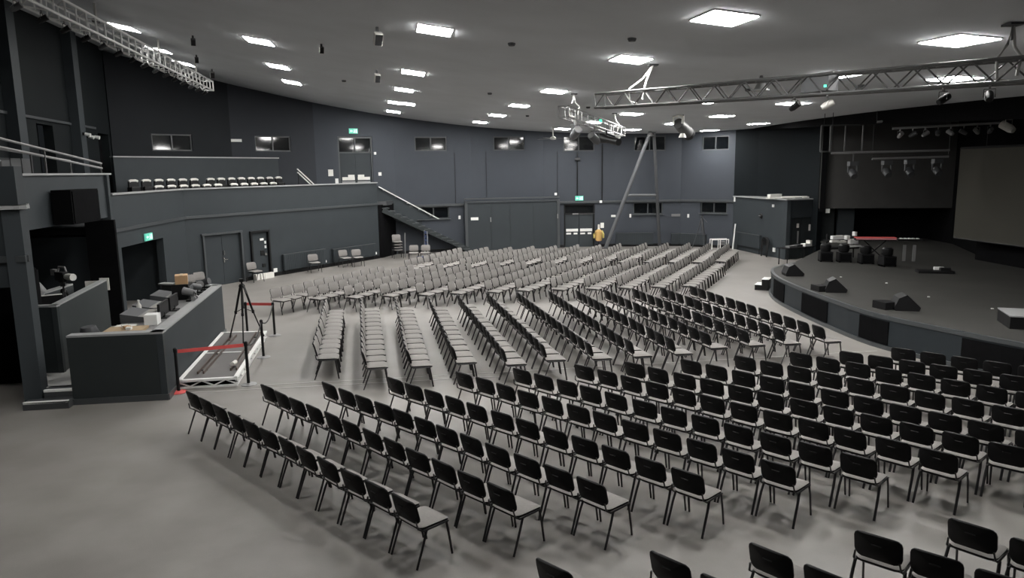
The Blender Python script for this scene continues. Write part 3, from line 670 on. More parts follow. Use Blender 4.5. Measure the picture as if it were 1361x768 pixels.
# orientation of the back pad: outline runs counter-clockwise seen from the sitter's rear, so flip the faces
back_mb.f = [tuple(reversed(f)) for f in back_mb.f]
for a, b in ((-.05, .05),):                         # moulded grip slot on the shell
    back_mb.add([back_fn(a, .035, -.028), back_fn(b, .035, -.028), back_fn(b, .045, -.034), back_fn(a, .045, -.034), back_fn(a, .052, -.024), back_fn(b, .052, -.024)], [(0, 1, 2, 3), (3, 2, 5, 4)])
frame_mb = MB()
for s_ in (-1, 1):
    frame_mb.tube([(s_ * .235, .2, .425), (s_ * .235, -.17, .425), (s_ * .225, -.235, .47), (s_ * .21, -.25, .56)], .012, 6)
frame_mb.tube([(-.235, .1, .418), (.235, .1, .418)], .01, 6).tube([(-.235, -.14, .418), (.235, -.14, .418)], .01, 6)
LEGS = [MB().tube([(s_ * .236, y0, .425), (s_ * .245, y0 + (y1 - y0) * .3, .3), (s_ * .25, y1, .0)], [.013, .013, .012], 6, sx=1.35) for s_ in (-1, 1) for y0, y1 in ((.17, .235), (-.12, -.29))]
ME = dict(seat=seat_mb.mesh('seat', ['shell', 'fabric']), backrest=back_mb.mesh('backrest', ['shell', 'fabric']), frame=frame_mb.mesh('frame', 'leg_metal'))
MLEG = [l.mesh('leg', 'leg_metal') for l in LEGS]
chair0 = thing('stacking_chair', 'x', 'chair')
for k_, me_ in ME.items(): ob(k_, me_, chair0)
for me_ in MLEG: ob('leg', me_, chair0)
chair_used = False
def chair(x, y, ang, label, group, z=0):
    global chair_used
    o = copy_tree(chair0) if chair_used else chair0; chair_used = True
    o.location = (x, y, z); o.rotation_euler.z = ang - math.pi / 2; o['label'] = label
    if group: o['group'] = group
    elif 'group' in o: del o['group']
    return o
mass = []                                           # the chairs beyond the 300 that show largest
rnd = random.Random(11)
# every seating row: the back's outer top corner of its first and last chair on the floor plan, and the number of chairs
ROWS = []
A_ = [((-5.70, 12.29), (-1.45, 8.07), 12), ((-4.53, 12.62), (-.33, 8.33), 12), ((-3.44, 12.71), (.75, 8.46), 12), ((-2.32, 12.95), (1.98, 8.69), 12), ((-1.08, 13.27), (3.16, 8.89), 12),
      ((-.01, 13.46), (4.26, 9.08), 12), ((1.19, 13.66), (5.38, 9.21), 12), ((2.17, 13.79), (6.40, 9.37), 12), ((3.29, 13.91), (7.06, 9.81), 11), ((4.41, 14.13), (7.43, 10.87), 9),
      ((5.59, 14.33), (8.25, 11.53), 8), ((6.61, 14.34), (8.65, 12.54), 6), ((7.78, 14.58), (9.33, 13.06), 5)]
D_ = [((.20, 6.57), (.20, 6.57), 1), ((1.31, 6.67), (1.70, 6.27), 2), ((2.33, 6.80), (2.72, 6.38), 2), ((3.49, 7.02), (4.28, 6.27), 3), ((4.59, 7.22), (4.97, 6.81), 2)]
B_ = [((-4.36, 15.60), (-5.52, 21.36), 12), ((-3.14, 14.80), (-4.52, 21.54), 13), ((-2.21, 14.86), (-3.5, 21.57), 13), ((-1.27, 15.10), (-2.48, 21.5), 12), ((-.20, 14.88), (-1.66, 21.90), 13), ((.66, 15.19), (-.78, 22.23), 13), ((1.66, 15.24), (.14, 22.23), 13),
      ((2.55, 15.39), (1.12, 22.38), 13), ((3.49, 15.54), (1.98, 22.40), 13), ((4.41, 16.02), (2.86, 22.40), 12), ((5.34, 16.2), (3.76, 22.55), 12), ((6.18, 16.31), (4.66, 22.69), 12), ((7.17, 16.45), (5.63, 22.9), 12)]
C_ = [((-7.83, 23.32), 12), ((-6.68, 23.53), 12), ((-5.52, 23.68), 12), ((-4.37, 23.90), 12), ((-3.20, 24.02), 12), ((-2.15, 24.19), 12), ((-.92, 24.37), 12), ((.12, 24.57), 12), ((1.33, 24.65), 12), ((2.50, 24.70), 12), ((3.62, 24.8), 12), ((4.75, 24.9), 12), ((5.85, 24.95), 12)]
E_ = [((-4.53, 30.65), (-2.61, 35.20)), ((-3.35, 30.98), (-1.32, 35.32)), ((-2.2, 30.8), (-.17, 35.15)), ((-1.06, 31.0), (.95, 35.47)), (( .09, 31.15), (2.06, 35.56)), ((1.30, 31.24), (3.20, 35.85)), ((2.40, 31.3), (4.27, 35.64)), ((3.51, 31.33), (5.34, 36.11)),
      ((4.6, 31.64), (6.63, 36.2)), ((5.7, 31.6), (7.70, 36.08)), ((6.72, 31.47), (8.75, 35.92)), ((7.75, 31.33), (9.66, 35.59)), ((8.79, 31.47), (10.51, 35.3))]
def v2(a): return Vector((a[0], a[1]))
for i, (a, b, n) in enumerate(A_ + D_):
    a, b = v2(a), v2(b); u = (b - a).normalized() if n > 1 else Vector((.7, -.714)); f = Vector((-u.y, u.x))
    first = a + u * .215 + f * .27; last = b + u * .215 + f * .27
    ROWS.append(('A' if i < 13 else 'D', i if i < 13 else i - 13, [first.lerp(last, k / max(1, n - 1)) for k in range(n)], math.atan2(f.y, f.x)))
for i, (a, b, n) in enumerate(B_):
    a, b = v2(a), v2(b); u = (b - a).normalized(); f = Vector((u.y, -u.x))
    first = a + u * .215 + f * .27; last = b - u * .215 + f * .27
    ROWS.append(('B', i, [first.lerp(last, k / (n - 1)) for k in range(n)], math.atan2(f.y, f.x)))
uC = Vector((math.cos(R(64.6)), math.sin(R(64.6))))
for i, (a, n) in enumerate(C_):
    f = Vector((uC.y, -uC.x)); first = v2(a) + uC * .215 + f * .25
    ROWS.append(('C', i, [first + uC * .535 * k for k in range(n)], math.atan2(f.y, f.x)))
for i, (a, b) in enumerate(E_):
    a, b = v2(a), v2(b); u = (b - a).normalized(); f = Vector((u.y, -u.x)); first = a + u * .215 + f * .25; last = b + u * .215 + f * .25
    ROWS.append(('E', i, [first.lerp(last, k / 9) for k in range(10)], math.atan2(f.y, f.x)))
BLOCK = {'A': 'nearest block', 'B': 'middle block', 'C': 'far block', 'D': 'front-edge block', 'E': 'rearmost block'}
# bit masks: which chairs of each row are among the 300 that show largest
KEEP = {('A', 0): 4095, ('A', 1): 4095, ('A', 2): 4095, ('A', 3): 4095, ('A', 4): 4095, ('A', 5): 4095, ('A', 6): 4095, ('A', 7): 4095, ('A', 8): 2047, ('A', 9): 511, ('A', 10): 255, ('A', 11): 63, ('A', 12): 15, ('B', 0): 1279, ('B', 1): 127, ('B', 2): 127, ('B', 3): 31, ('B', 4): 127, ('B', 5): 383, ('B', 6): 191, ('B', 7): 191, ('B', 8): 511, ('B', 9): 2047, ('B', 10): 1023, ('B', 11): 1023, ('B', 12): 3071, ('C', 0): 7, ('C', 1): 7, ('C', 2): 15, ('C', 3): 15, ('C', 4): 7, ('C', 5): 15, ('C', 6): 7, ('C', 7): 7, ('C', 8): 11, ('C', 9): 7, ('C', 10): 1, ('C', 11): 1, ('C', 12): 1, ('D', 0): 1, ('D', 1): 1, ('D', 2): 3, ('D', 3): 7, ('D', 4): 3}
def chair_label(b, i, k):
    if b == 'A': return 'black-backed chair, %s from far end of %s row counting from open floor, nearest block' % (ORD[k], ORD[i])
    if b == 'D': return 'black-backed chair cut by lower picture edge, %s in its row, %s row from left' % (ORD[k], ORD[i])
    if b == 'B': return 'grey-seated chair, %s from near end of %s row from left, middle block' % (ORD[k], ORD[i])
    if b == 'C': return 'grey fabric chair, %s from near end of %s row from left, far angled block' % (ORD[k], ORD[i])
    return 'grey fabric chair, %s from near end of %s row from left, rearmost block by far wall' % (ORD[k], ORD[i])
for b, i, ps, ang in ROWS:
    for k, p in enumerate(ps):
        x = p.x + rnd.uniform(-.012, .012); y = p.y + rnd.uniform(-.012, .012); an = ang + rnd.uniform(-.035, .035)
        if KEEP.get((b, i), 0) >> k & 1:
            chair(x, y, an, chair_label(b, i, k), 'stacking chairs of the ' + BLOCK[b])
        else: mass.append((x, y, an))
allm = MB()
for src, ms in ((seat_mb, (0, 1)), (back_mb, (0, 1)), (frame_mb, (0,)), *[(l, (0,)) for l in LEGS]):
    allm.add(src.v, src.f, 0, True); allm.m[-len(src.f):] = src.m
    allm.sm[-len(src.f):] = src.sm
mm = MB()
for x, y, an in mass:
    T = Matrix.Translation((x, y, 0)) @ Matrix.Rotation(an - math.pi / 2, 4, 'Z'); n0 = len(mm.f)
    mm.add(allm.v, allm.f, 0, True, T); mm.m[n0:] = allm.m; mm.sm[n0:] = allm.sm
mm.obj('stacking_chairs', ['shell', 'fabric'], None, 'remaining rows of grey fabric stacking chairs filling the back of the hall', 'chair', kind='stuff')
# loose chairs along the walls
f1 = math.atan2(W1.n.y, W1.n.x)
for x, y, da, lab in ((-10.85, 30.6, -.1, 'single grey chair standing in front of the narrow left door'), (-9.05, 33.3, -.5, 'single grey chair before the first left radiator'), (-8.02, 35.0, -.35, 'left one of two grey chairs before radiator by stair'), (-7.45, 35.15, -.55, 'right one of two grey chairs before radiator by stair'),
                      (-4.95, 36.75, -1.0, 'left one of two grey chairs side by side under stair'), (-4.36, 36.75, -1.05, 'right one of two grey chairs side by side under stair'),
                      (-11.85, 26.2, -.1, 'grey chair against left wall behind control desk, nearest of three'), (-11.9, 26.95, -.1, 'grey chair against left wall behind control desk, middle of three'), (-11.85, 27.7, -.1, 'grey chair against left wall behind control desk, farthest of three')):
    chair(x, y, f1 + da, lab, 'loose chairs along the walls')
# stack of chairs and blue trolley under the stair
for k in range(4):
    chair(-6.0, 38.35, -1.2, 'dark chair in the stack under stair head, %s from the floor' % ORD[k], 'chairs stacked under the stair', z=k * .14)
t = thing('stacking_trolley', 'blue upright trolley frame behind two chairs under stair', 'trolley', (-4.45, 38.0, 0), R(-65))
for x in (-.24, .24):
    MB().tube([(x, 0, .05), (x, 0, 1.45)], .025, 6).obj('upright', 'alu', t)
for z in (.75, .95, 1.15, 1.35): MB().box((0, .02, z), (.46, .05, .14)).obj('rung', 'blue', t)
MB().box((0, -.2, .1), (.5, .5, .04)).obj('base', 'blue', t)
for x in (-.2, .2): MB().tube([(x - .02, -.35, .05), (x + .02, -.35, .05)], .05, 10).obj('wheel', 'black', t)
MB().tube([(0, 0, 0), (.02, .05, 1.3)], .03, 6).obj('pole', 'mid_grey', None, 'grey pole leaning in the dark under stair', 'pole', loc=(-5.65, 38.6, 0))

# ------------------------------------------------------------------ far wall things
t = thing('a_frame', 'tall dark A-frame of two steel poles with crossbar at far wall', 'frame', (7.2, 41, 0))
ax = Vector((.42, -.7, 6.42)); l0, r0 = Vector((-1.82, .55, 0)), Vector((1.28, .55, 0)); rt = Vector((.62, -.6, 6.4))
MB().tube([l0, ax], .105, 12).obj('pole', 'pole_grey', t); MB().tube([r0, rt], .09, 12).obj('pole', 'dark_grey', t)
f = .47; MB().tube([l0.lerp(ax, f), r0.lerp(rt, f)], .07, 8).obj('crossbar', 'pole_grey', t)
MB().lathe([(.2, 0), (.12, .12), (.05, .25)], 12, (.42, -.7, 6.2)).obj('top_bracket', 'alu', t)
for p in (l0, r0): MB().box((p.x, p.y, .01), (.4, .4, .02)).obj('foot_plate', 'black', t)
t = thing('hi_vis_jacket', 'yellow and orange hi-vis jacket on a stand at far wall', 'jacket', (5.05, 42.05, 0)); t.scale = (.78, .78, .92)
MB().tube([(0, 0, .45), (0, 0, .7), (0, 0, 1.0), (0, 0, 1.15)], [.23, .24, .27, .12], 12).obj('body', 'orange', t)
for s_ in (-1, 1): MB().tube([(s_ * .2, 0, 1.05), (s_ * .33, 0, .85), (s_ * .34, -.02, .6)], [.09, .085, .07], 8).obj('sleeve', 'yellow', t, label='yellow sleeve')
MB().tube([(0, -.02, .42), (0, -.02, .66)], [.17, .2], 10).obj('lower_front', 'pink', t, label='pinkish lower front')
MB().tube([(0, 0, 0), (0, 0, 1.35)], .03, 6).obj('stand', 'black', t)
MB().tube([(0, 0, 1.14), (0, 0, 1.45)], [.08, .07], 8).obj('cap', 'paper', t)
t = thing('white_trolley', 'small white tubular trolley beyond the last far row of chairs', 'trolley', (11.35, 39.7, 0))
for x in (-.45, 0, .45):
    for y in (-.2, .2): MB().tube([(x, y, 0), (x, y, .62)], .025, 6).obj('leg', 'white', t)
for y in (-.2, .2): MB().tube([(-.45, y, .6), (.45, y, .6)], .028, 6).obj('rail', 'white', t)
MB().box((.15, 0, .4), (.3, .3, .2)).obj('box', 'mid_grey', t)
MB().tube([(0, 0, 0), (.14, .1, 1.45)], .04, 8).obj('board_edge', 'white', None, 'tall narrow white board leaning right of white trolley', 'board', loc=(12.0, 39.4, 0))
tripod('light_stand', 'thin dark tripod stand before far wall near last low window', (10.6, 40.6, 0), .2, 1.75, .5, 'dark_grey')

# ------------------------------------------------------------------ right side: upper wall, store block, stage house
RW = [(12.3, 40.5), (13.2, 39.4), (14.8, 35.5)]
for a, b in zip(RW[:-1], RW[1:]):
    W = Wall(a, b); wall_with_holes('wall_right', W, 0, W.L + .1, 0, above, [], 'wall_dark')
BL, BR = Wall((12.3, 40.5), (13.28, 35.2)), Wall((13.28, 35.2), (15.3, 36.0))
mb = MB(); mb.box((BL.L / 2, .1, 1.43), (BL.L, .2, 2.86), T=BL.T); struct(mb, 'wall_store', 'wall_paint')
wall_with_holes('wall_store.001', BR, 0, BR.L, 0, lambda x, y: 2.86, [(.3, 1.7, 0, 2.0)], 'wall_paint', .2)
MB().prism([(12.25, 40.5), (13.2, 35.1), (15.4, 35.95), (14.9, 36.4), (13.3, 39.4)], 2.86, 2.92).obj('floor.006', 'cap_grey', kind='structure')
t = ob('door_5', None, kind='structure'); t.matrix_world = BR.T
for x in (.66, 1.34): MB().box((x, .1, 1.0), (.66, .05, 1.98)).obj('door_leaf', 'desk_paint', t)
MB().box((.74, .04, 1.62), (.12, .03, .2)).box((1.5, .04, 1.5), (.14, .03, .3)).obj('door_sign', 'paper', t)
MB().box((.78, .05, 1.05), (.05, .05, .6)).obj('pull_handle', 'alu', t)
fitting(BL, 4.15, 2.55, .16, .13, 'white', 'call_point', 'white square fitting high on store block beside stage', 'fitting', 'white fittings on the store block')
fitting(BL, 4.4, .38, .2, .2, 'white', 'socket', 'white socket low on store block beside stage', 'socket', 'white fittings on the store block')
fitting(BL, .15, 2.75, .12, .3, 'white', 'call_point', 'white fitting at far top corner of store block', 'fitting', 'white fittings on the store block')
t = thing('wall_speaker', 'small dark round device on store block wall', 'device', BL.at(3.05, .05, 1.98), BL.rz)
MB().tube([(0, .03, 0), (0, -.06, 0)], [.14, .1], 12).obj('housing', 'black', t); MB().box((0, -.07, .02), (.16, .02, .04)).obj('grille', 'mid_grey', t)
radiator(BL, .7, 3.2, .3, .98, 'dark radiator on the store block wall')
t = thing('folded_chair_stack', 'black folded chairs leaning on store block beside its radiator', 'folded chairs', BL.at(3.75, .2, 0), BL.rz)
for k in range(3):
    MB().tube([(-.25 + k * .1, -.05 * k, 0), (-.25 + k * .1, 0, .8), (-.1 + k * .1, 0, .95), (.1 + k * .1, 0, .95), (.25 + k * .1, 0, .8), (.25 + k * .1, -.05 * k, 0)], .03, 6).obj('frame', 'black', t)
    MB().box((k * .1, 0, .72), (.42, .04, .3)).obj('backrest', 'black', t)
for k, (x, y, a, L_, h) in enumerate(((13.3, 36.2, .25, 1.5, .05), (13.9, 36.0, -.1, 1.2, .05), (14.6, 36.05, .1, .5, .08), (13.15, 36.6, .5, .8, .2))):
    MB().box((0, 0, h / 2), (L_, .2, h)).obj('timber_board', 'paper', None, 'pale board lying on top of store block, %s of the pile' % ORD[k], 'board', 'boards on the store block', loc=(x, y, 2.92 + (.05 if k == 1 else 0)), rz=a)
fitting(Wall((14.9, 35.3), (20.5, 34.0)), .35, 2.33, .18, .2, 'white', 'sensor', 'white sensor below left corner of brown stage header', 'sensor')

# stage platform
ARC = [(10.9, 27.9), (9.75, 26.7), (9.25, 25.75), (8.9, 24.2), (8.8, 22.3), (8.85, 20.1), (9.05, 17.9), (9.75, 16.1), (10.5, 14.55), (11.5, 13.0), (13.0, 11.2)]
SP = ARC + [(18.5, 11.2), (20.6, 36.6), (15.2, 35.9), (14.4, 33.2), (12.2, 29.9)]
MB().prism(SP, .79, .83).obj('floor.007', 'stage_floor', kind='structure')
mb = MB()
fine = []
for i in range(len(ARC) - 1):
    p0, p1, p2, p3 = [v2(ARC[max(0, min(len(ARC) - 1, i + d))]) for d in (-1, 0, 1, 2)]
    for k in range(4):
        t_ = k / 4; fine.append(.5 * ((2 * p1) + (p2 - p0) * t_ + (2 * p0 - 5 * p1 + 4 * p2 - p3) * t_ * t_ + (3 * p1 - p0 - 3 * p2 + p3) * t_ ** 3))
fine.append(v2(ARC[-1]))
def strip(pts, z0, z1, m_, nme, off=0.0):
    mb = MB()
    for a, b in zip(pts[:-1], pts[1:]):
        W = Wall(a, b); mb.box((W.L / 2, .05 - off, (z0 + z1) / 2), (W.L + .02, .1, z1 - z0), T=W.T)
    return struct(mb, nme, m_)
strip(fine, .0, .79, 'stage_front', 'wall_stage')
strip([v2((14.4, 33.2)), v2((12.2, 29.9)), v2((10.9, 27.9))], 0, .79, 'stage_front', 'wall_stage.001')
strip(fine, .74, .835, 'trim_paint', 'trim_11', .02)
strip(fine, .0, .1, 'trim_paint', 'trim_12', .05)
# dark grilles in the stage front
def grille(y0, y1, lab):
    pts = [p for p in fine if min(y0, y1) <= p.y <= max(y0, y1)]
    t = thing('subwoofer_grille', lab, 'grille', (0, 0, 0), 0, 'grilles in the stage front')
    for a, b in zip(pts[:-1], pts[1:]):
        W = Wall(a, b); MB().box((W.L / 2, -.012, .41), (W.L, .03, .58), T=W.T).obj('mesh_panel', 'black_cloth', t)
grille(24.9, 23.2, 'dark grille in stage front, leftmost and narrow'); grille(22.1, 19.9, 'dark grille in stage front below second wedge'); grille(18.8, 17.3, 'dark grille in stage front below third wedge'); grille(15.75, 14.3, 'dark grille in stage front at picture edge')
t = thing('stage_steps', 'small two-tread steps with white treads at far end of stage', 'steps', (9.3, 26.7, 0), R(-118)); t.scale = (.75, .75, .8)
for k in range(2):
    MB().box((0, -.16 + k * .32, .12 + k * .13), (.8, .32, .24 + k * .26)).obj('riser', 'black', t); MB().box((0, -.16 + k * .32, .25 + k * .26), (.82, .34, .02)).obj('tread', 'white', t)
# wedge monitors
def wedge(x, y, rz, lab, w_=.55):
    t = thing('wedge_monitor', lab, 'stage monitor', (x, y, .83), rz, 'wedge monitors on the stage')
    prof = [(-.25, 0), (.3, 0), (.33, .09), (-.0, .41), (-.18, .32), (-.27, .09)]
    h = w_ / 2; n_ = len(prof); mb = MB()
    mb.add([(-h, y_, z) for y_, z in prof] + [(h, y_, z) for y_, z in prof], [tuple(range(n_)), tuple(range(2 * n_ - 1, n_ - 1, -1))] + [(i, n_ + i, n_ + (i + 1) % n_, (i + 1) % n_) for i in range(n_)])
    mb.obj('cabinet', 'black', t)
    mb = MB(); mb.add([(-h + .04, .315, .12), (h - .04, .315, .12), (h - .04, .03, .4), (-h + .04, .03, .4)], [(0, 1, 2, 3)]); mb.obj('grille', 'dark_grey', t)
    return t
wedge(9.5, 24.5, R(-95), 'black wedge monitor at far corner of stage edge')
wedge(9.48, 21.2, R(-105), 'black wedge monitor on stage edge above second grille'); wedge(10.02, 18.35, R(-105), 'black wedge monitor on stage edge above third grille')
MB().box((0, 0, 0), (.3, .45, .17)).obj('mini_wedge', 'black', None, 'low black box beside wedge above second grille', 'box', 'low boxes beside wedges', loc=(9.12, 21.35, .915), rz=R(8))
MB().box((0, 0, 0), (.34, .45, .19)).obj('mini_wedge', 'black', None, 'low black box beside wedge above third grille', 'box', 'low boxes beside wedges', loc=(9.6, 18.5, .925), rz=R(15))
t = thing('stage_riser', 'grey-topped black block at near edge of stage', 'block', (12.15, 16.05, .83), R(-20))
MB().box((0, 0, .14), (1.9, 1.0, .28)).obj('body', 'black', t); MB().box((0, 0, .29), (1.92, 1.02, .03)).obj('top', 'cap_grey', t)
# black table off the far end of the stage
t = thing('folding_table', 'long black table with small gear between stage and store block', 'table', (13.25, 33.75, 0), R(28))
MB().box((0, 0, .76), (1.9, .6, .04)).obj('table_top', 'black', t)
for x in (-.85, .85):
    for y in (-.24, .24): MB().tube([(x, y, 0), (x, y, .74)], .022, 6).obj('leg', 'black', t)
T = Matrix.Translation((13.25, 33.75, .78)) @ Matrix.Rotation(R(28), 4, 'Z')
for k, (x, m_, wd, h) in enumerate(((-.35, 'mid_grey', .5, .08), (.1, 'dark_grey', .35, .1), (.6, 'white', .35, .12), (.82, 'paper', .12, .26))):
    MB().box((0, 0, h / 2), (wd, .25, h)).obj('small_device', m_, None, '%s small device on black table beside stage, %s from left' % ({'mid_grey': 'grey', 'dark_grey': 'dark', 'white': 'white', 'paper': 'upright pale'}[m_], ORD[k]), 'device', 'devices on the black table', loc=T @ Vector((x, 0, 0)), rz=R(28))
# band gear
def amp(x, y, rz, lab, h=.72):
    t = thing('stage_amplifier', lab, 'amplifier', (x, y, .83), rz, 'black amplifiers on the stage')
    MB().box((0, 0, h * .27), (.46, .42, h * .5)).obj('cabinet', 'black', t); MB().lathe([(.16, 0), (.2, .06), (.2, h * .34), (.14, h * .42)], 14, (0, .05, h * .52)).obj('padded_top', 'black', t)
    for x_ in (-.2, .2): MB().box((x_, 0, .03), (.06, .44, .06)).obj('foot', 'black_matt', t)
    MB().box((0, -.22, h * .27), (.38, .03, h * .36)).obj('grille', 'black_cloth', t)
amp(12.15, 28.05, -.2, 'black amplifier on stage, first from the table'); amp(12.75, 27.8, -.15, 'black amplifier on stage, second from the table'); amp(13.3, 27.2, -.1, 'black amplifier on stage under left end of red keyboard'); amp(13.7, 26.4, 0, 'black amplifier on stage under right end of red keyboard')
t = thing('mixer_rack', 'rack of small mixers with white labels behind the amplifiers', 'rack', (13.1, 28.9, .83), R(12))
MB().box((0, 0, .42), (1.3, .5, .06)).box((0, .1, .7), (1.3, .3, .05)).obj('shelf', 'black', t)
for x in (-.6, .6): MB().tube([(x, 0, 0), (x, .05, .98)], .03, 6).obj('leg', 'black', t)
for k, (x, z, wd, dz) in enumerate(((-.32, .86, .5, .14), (.12, .84, .14, .16), (-.45, .71, .3, .08), (-.1, .68, .3, .08), (.4, .68, .36, .18), (.45, .5, .5, .08), (.45, .98, .1, .16))):
    MB().box((x, -.2, z), (wd, .16, dz)).obj('white_unit', 'white' if k not in (2, 3) else 'paper', t)
t = thing('keyboard', 'red-topped keyboard on thin black stand at back of stage', 'keyboard', (14.05, 28.1, .83), R(-14))
MB().box((0, 0, .83), (1.45, .38, .1)).obj('body', 'black', t); MB().box((0, -.0, .885), (1.45, .36, .02)).obj('top_cover', 'red', t, label='red top cover'); MB().box((0, -.195, .85), (1.42, .02, .05)).obj('front_edge', 'pink', t)
for s_ in (-1, 1): MB().bar((-.4 * s_, 0, .0), (.4 * s_, 0, .78), .04, .04).obj('stand_leg', 'black', t)
t = thing('keyboard', 'small keyboard with white keys on pale legs at back of stage', 'keyboard', (15.1, 27.6, .83), R(-14))
MB().box((0, 0, .83), (.85, .3, .08)).obj('body', 'black', t)
for k in range(5): MB().box((-.3 + k * .14, -.08, .885), (.09, .16, .03)).obj('white_key', 'white', t)
for x in (-.14, .2): MB().box((x, 0, .32), (.11, .04, .62)).obj('leg', 'mid_grey', t)
t = thing('pedal_board', 'dark pedal board with white label on the stage floor', 'pedal board', (14.4, 24.6, .83), R(-15))
MB().box((0, 0, .04), (1.1, .5, .08)).obj('board', 'black', t); MB().box((.3, 0, .13), (.3, .25, .1)).obj('pedal', 'black', t); MB().box((.15, .1, .14), (.3, .1, .1)).obj('white_label', 'white', t)
for k, (x, y) in enumerate(((10.3, 26.6), (10.9, 23.9), (11.6, 20.0), (11.7, 22.5), (12.2, 18.2))):
    MB().lathe([(.035, 0), (.035, .02)], 8, (0, 0, .83)).obj('tape_mark', 'white', None, 'tiny white floor mark on the stage, %s from the far end' % ORD[k], 'mark', 'white marks on the stage floor', loc=(x, y, 0))

# stage house: cloths, opening, screen
HD = Wall((14.85, 35.3), (20.7, 34.0))
MB().box((HD.L / 2, .05, 4.45), (HD.L, .1, 4.0), T=HD.T).obj('wall_stage_header', 'brown_cloth', kind='structure')
MB().box((.12, -.08, 4.4), (.22, .12, 4.2), T=HD.T).obj('trim_13', 'black_matt', kind='structure')
MB().box((3.5, 2.2, 3.3), (8, .2, 6.6), T=HD.T).obj('wall_stage_back', 'black_cloth', kind='structure')
MB().box((1.4, .9, 1.6), (.75, .3, 3.2), T=HD.T).obj('wall_stage_pier', 'wall_paint', kind='structure')
MB().box((.5, 1.1, 1.6), (.85, .2, 3.2), T=HD.T).obj('wall_stage_pier.001', 'desk_paint', kind='structure')
MB().prism([(20.5, 33.9), (20.6, 36.5), (21.5, 36.5), (21.5, 8.0), (18.2, 8.0), (17.85, 27.9), (18.7, 29.0)], 0, 6.6).obj('wall_right.002', 'black_cloth', kind='structure')
t = thing('projection_screen', 'large dull grey-brown projection screen hung at right of stage', 'screen', (0, 0, 0))
SCW = Wall((17.1, 28.1), (17.75, 21.0))
MB().box((SCW.L / 2, 0, 3.35), (SCW.L, .06, 3.36), T=SCW.T).obj('cloth', 'screen_cloth', t)
MB().tube([SCW.at(0, 0, 5.05), SCW.at(SCW.L, 0, 5.05)], .05, 8).obj('top_batten', 'black', t); MB().tube([SCW.at(0, 0, 1.66), SCW.at(SCW.L, 0, 1.66)], .04, 8).obj('bottom_batten', 'black', t)
for u in (1.3, 5.5): MB().tube([SCW.at(u, 0, 5.05), SCW.at(u, 0, 6.5)], .012, 6).obj('hanger', 'black', t)
# black border under the ceiling over the stage edge
bpts = [(12.9, 39.2), (12.85, 33.0), (13.0, 27.0), (13.4, 21.0), (14.0, 15.0), (14.6, 10.0)]
mb = MB()
for a, b in zip(bpts[:-1], bpts[1:]):
    W = Wall(a, b); za, zb = zc(*a), zc(*b); da = .12 + .5 * min(1, max(0, (39.2 - a[1]) / 20)); db = .12 + .5 * min(1, max(0, (39.2 - b[1]) / 20))
    mb.add([(0, 0, za - da), (W.L, 0, zb - db), (W.L, .1, zb - db), (0, .1, za - da), (0, 0, za + .03), (W.L, 0, zb + .03), (W.L, .1, zb + .03), (0, .1, za + .03)], [(0, 3, 2, 1), (4, 5, 6, 7), (0, 1, 5, 4), (1, 2, 6, 5), (2, 3, 7, 6), (3, 0, 4, 7)], 0, False, W.T)
struct(mb, 'wall_stage_border', 'black_cloth')

# ------------------------------------------------------------------ ceiling lights
light0 = thing('ceiling_light', 'x', 'ceiling light', (0, 0, 0), 0, 'square ceiling panel lights')
MB().box((0, 0, -.008), (.70, .90, .02)).obj('frame', 'mid_grey', light0)
MB().box((0, 0, -.02), (.66, .86, .016)).obj('diffuser', 'panel_light', light0)
LROWS = [('leftmost row above long truss', [(-11.31, 22.49), (-12.47, 27.12), (-13.04, 30.41)]), ('second row from left', [(-6.64, 20.28), (-7.82, 25.71), (-8.74, 30.38)]),
         ('third row from left', [(-1.44, 14.95), (-2.82, 22.31), (-3.83, 27.48), (-4.96, 32.86), (-4.45, 32.75), (-5.78, 37.42)]), ('fourth row from left', [(3.15, 11.14), (2.56, 15.87), (1.39, 23.29), (.39, 28.92), (-.54, 34.04), (-1.52, 38.55)]),
         ('fifth row from left', [(6.75, 11.37), (6.91, 15.89), (6.09, 23.48), (4.79, 29.37), (3.92, 34.49), (2.83, 39.66)]), ('sixth row from left', [(9.26, 15.68), (8.67, 22.9), (8.26, 29.09), (7.54, 34.01), (6.38, 38.83)]), ('rightmost row near stage', [(11.41, 34.21), (10.71, 39.93)])]
fl = True
def dim(o):                                          # leftmost row turned down to keep the walls beside it dark
    for c in o.children:
        if c.name.startswith('diffuser'):
            c.data = c.data.copy(); c.data.materials.clear(); c.data.materials.append(M['panel_light_dim'])
for nm, ps in LROWS:
    for k, (x, y) in enumerate(ps):
        o = light0 if fl else copy_tree(light0); fl = False
        gx, gy = (zc(x + .1, y) - zc(x - .1, y)) / .2, (zc(x, y + .1) - zc(x, y - .1)) / .2
        q = (Vector((0, 0, 1)).rotation_difference(Vector((-gx, -gy, 1)).normalized()).to_matrix() @ Matrix.Rotation(R(9), 3, 'Z')).to_euler()
        o.location = (x, y, zc(x, y) + .004); o.rotation_euler = q; o['label'] = 'lit square ceiling panel, %s from the near end, %s' % (ORD[k], nm); o['category'] = 'ceiling light'
        if nm.startswith('leftmost') and k == 0: DIMS = []
        if nm.startswith('leftmost'): DIMS.append(o)
        else: BRIGHT = o

for o in DIMS: dim(o)
# unseen panels added overhead, out of the frame, to brighten the near floor
for x, y, nm in ((-.45, 9.7, 'third'), (-5.3, 9.6, 'second'), (-9.6, 9.4, 'outermost')):
    o = copy_tree(BRIGHT); o.location = (x, y, zc(x, y) + .004); o['label'] = 'added unseen ceiling panel nearest the camera, %s row, %.0f metres out' % (nm, y)

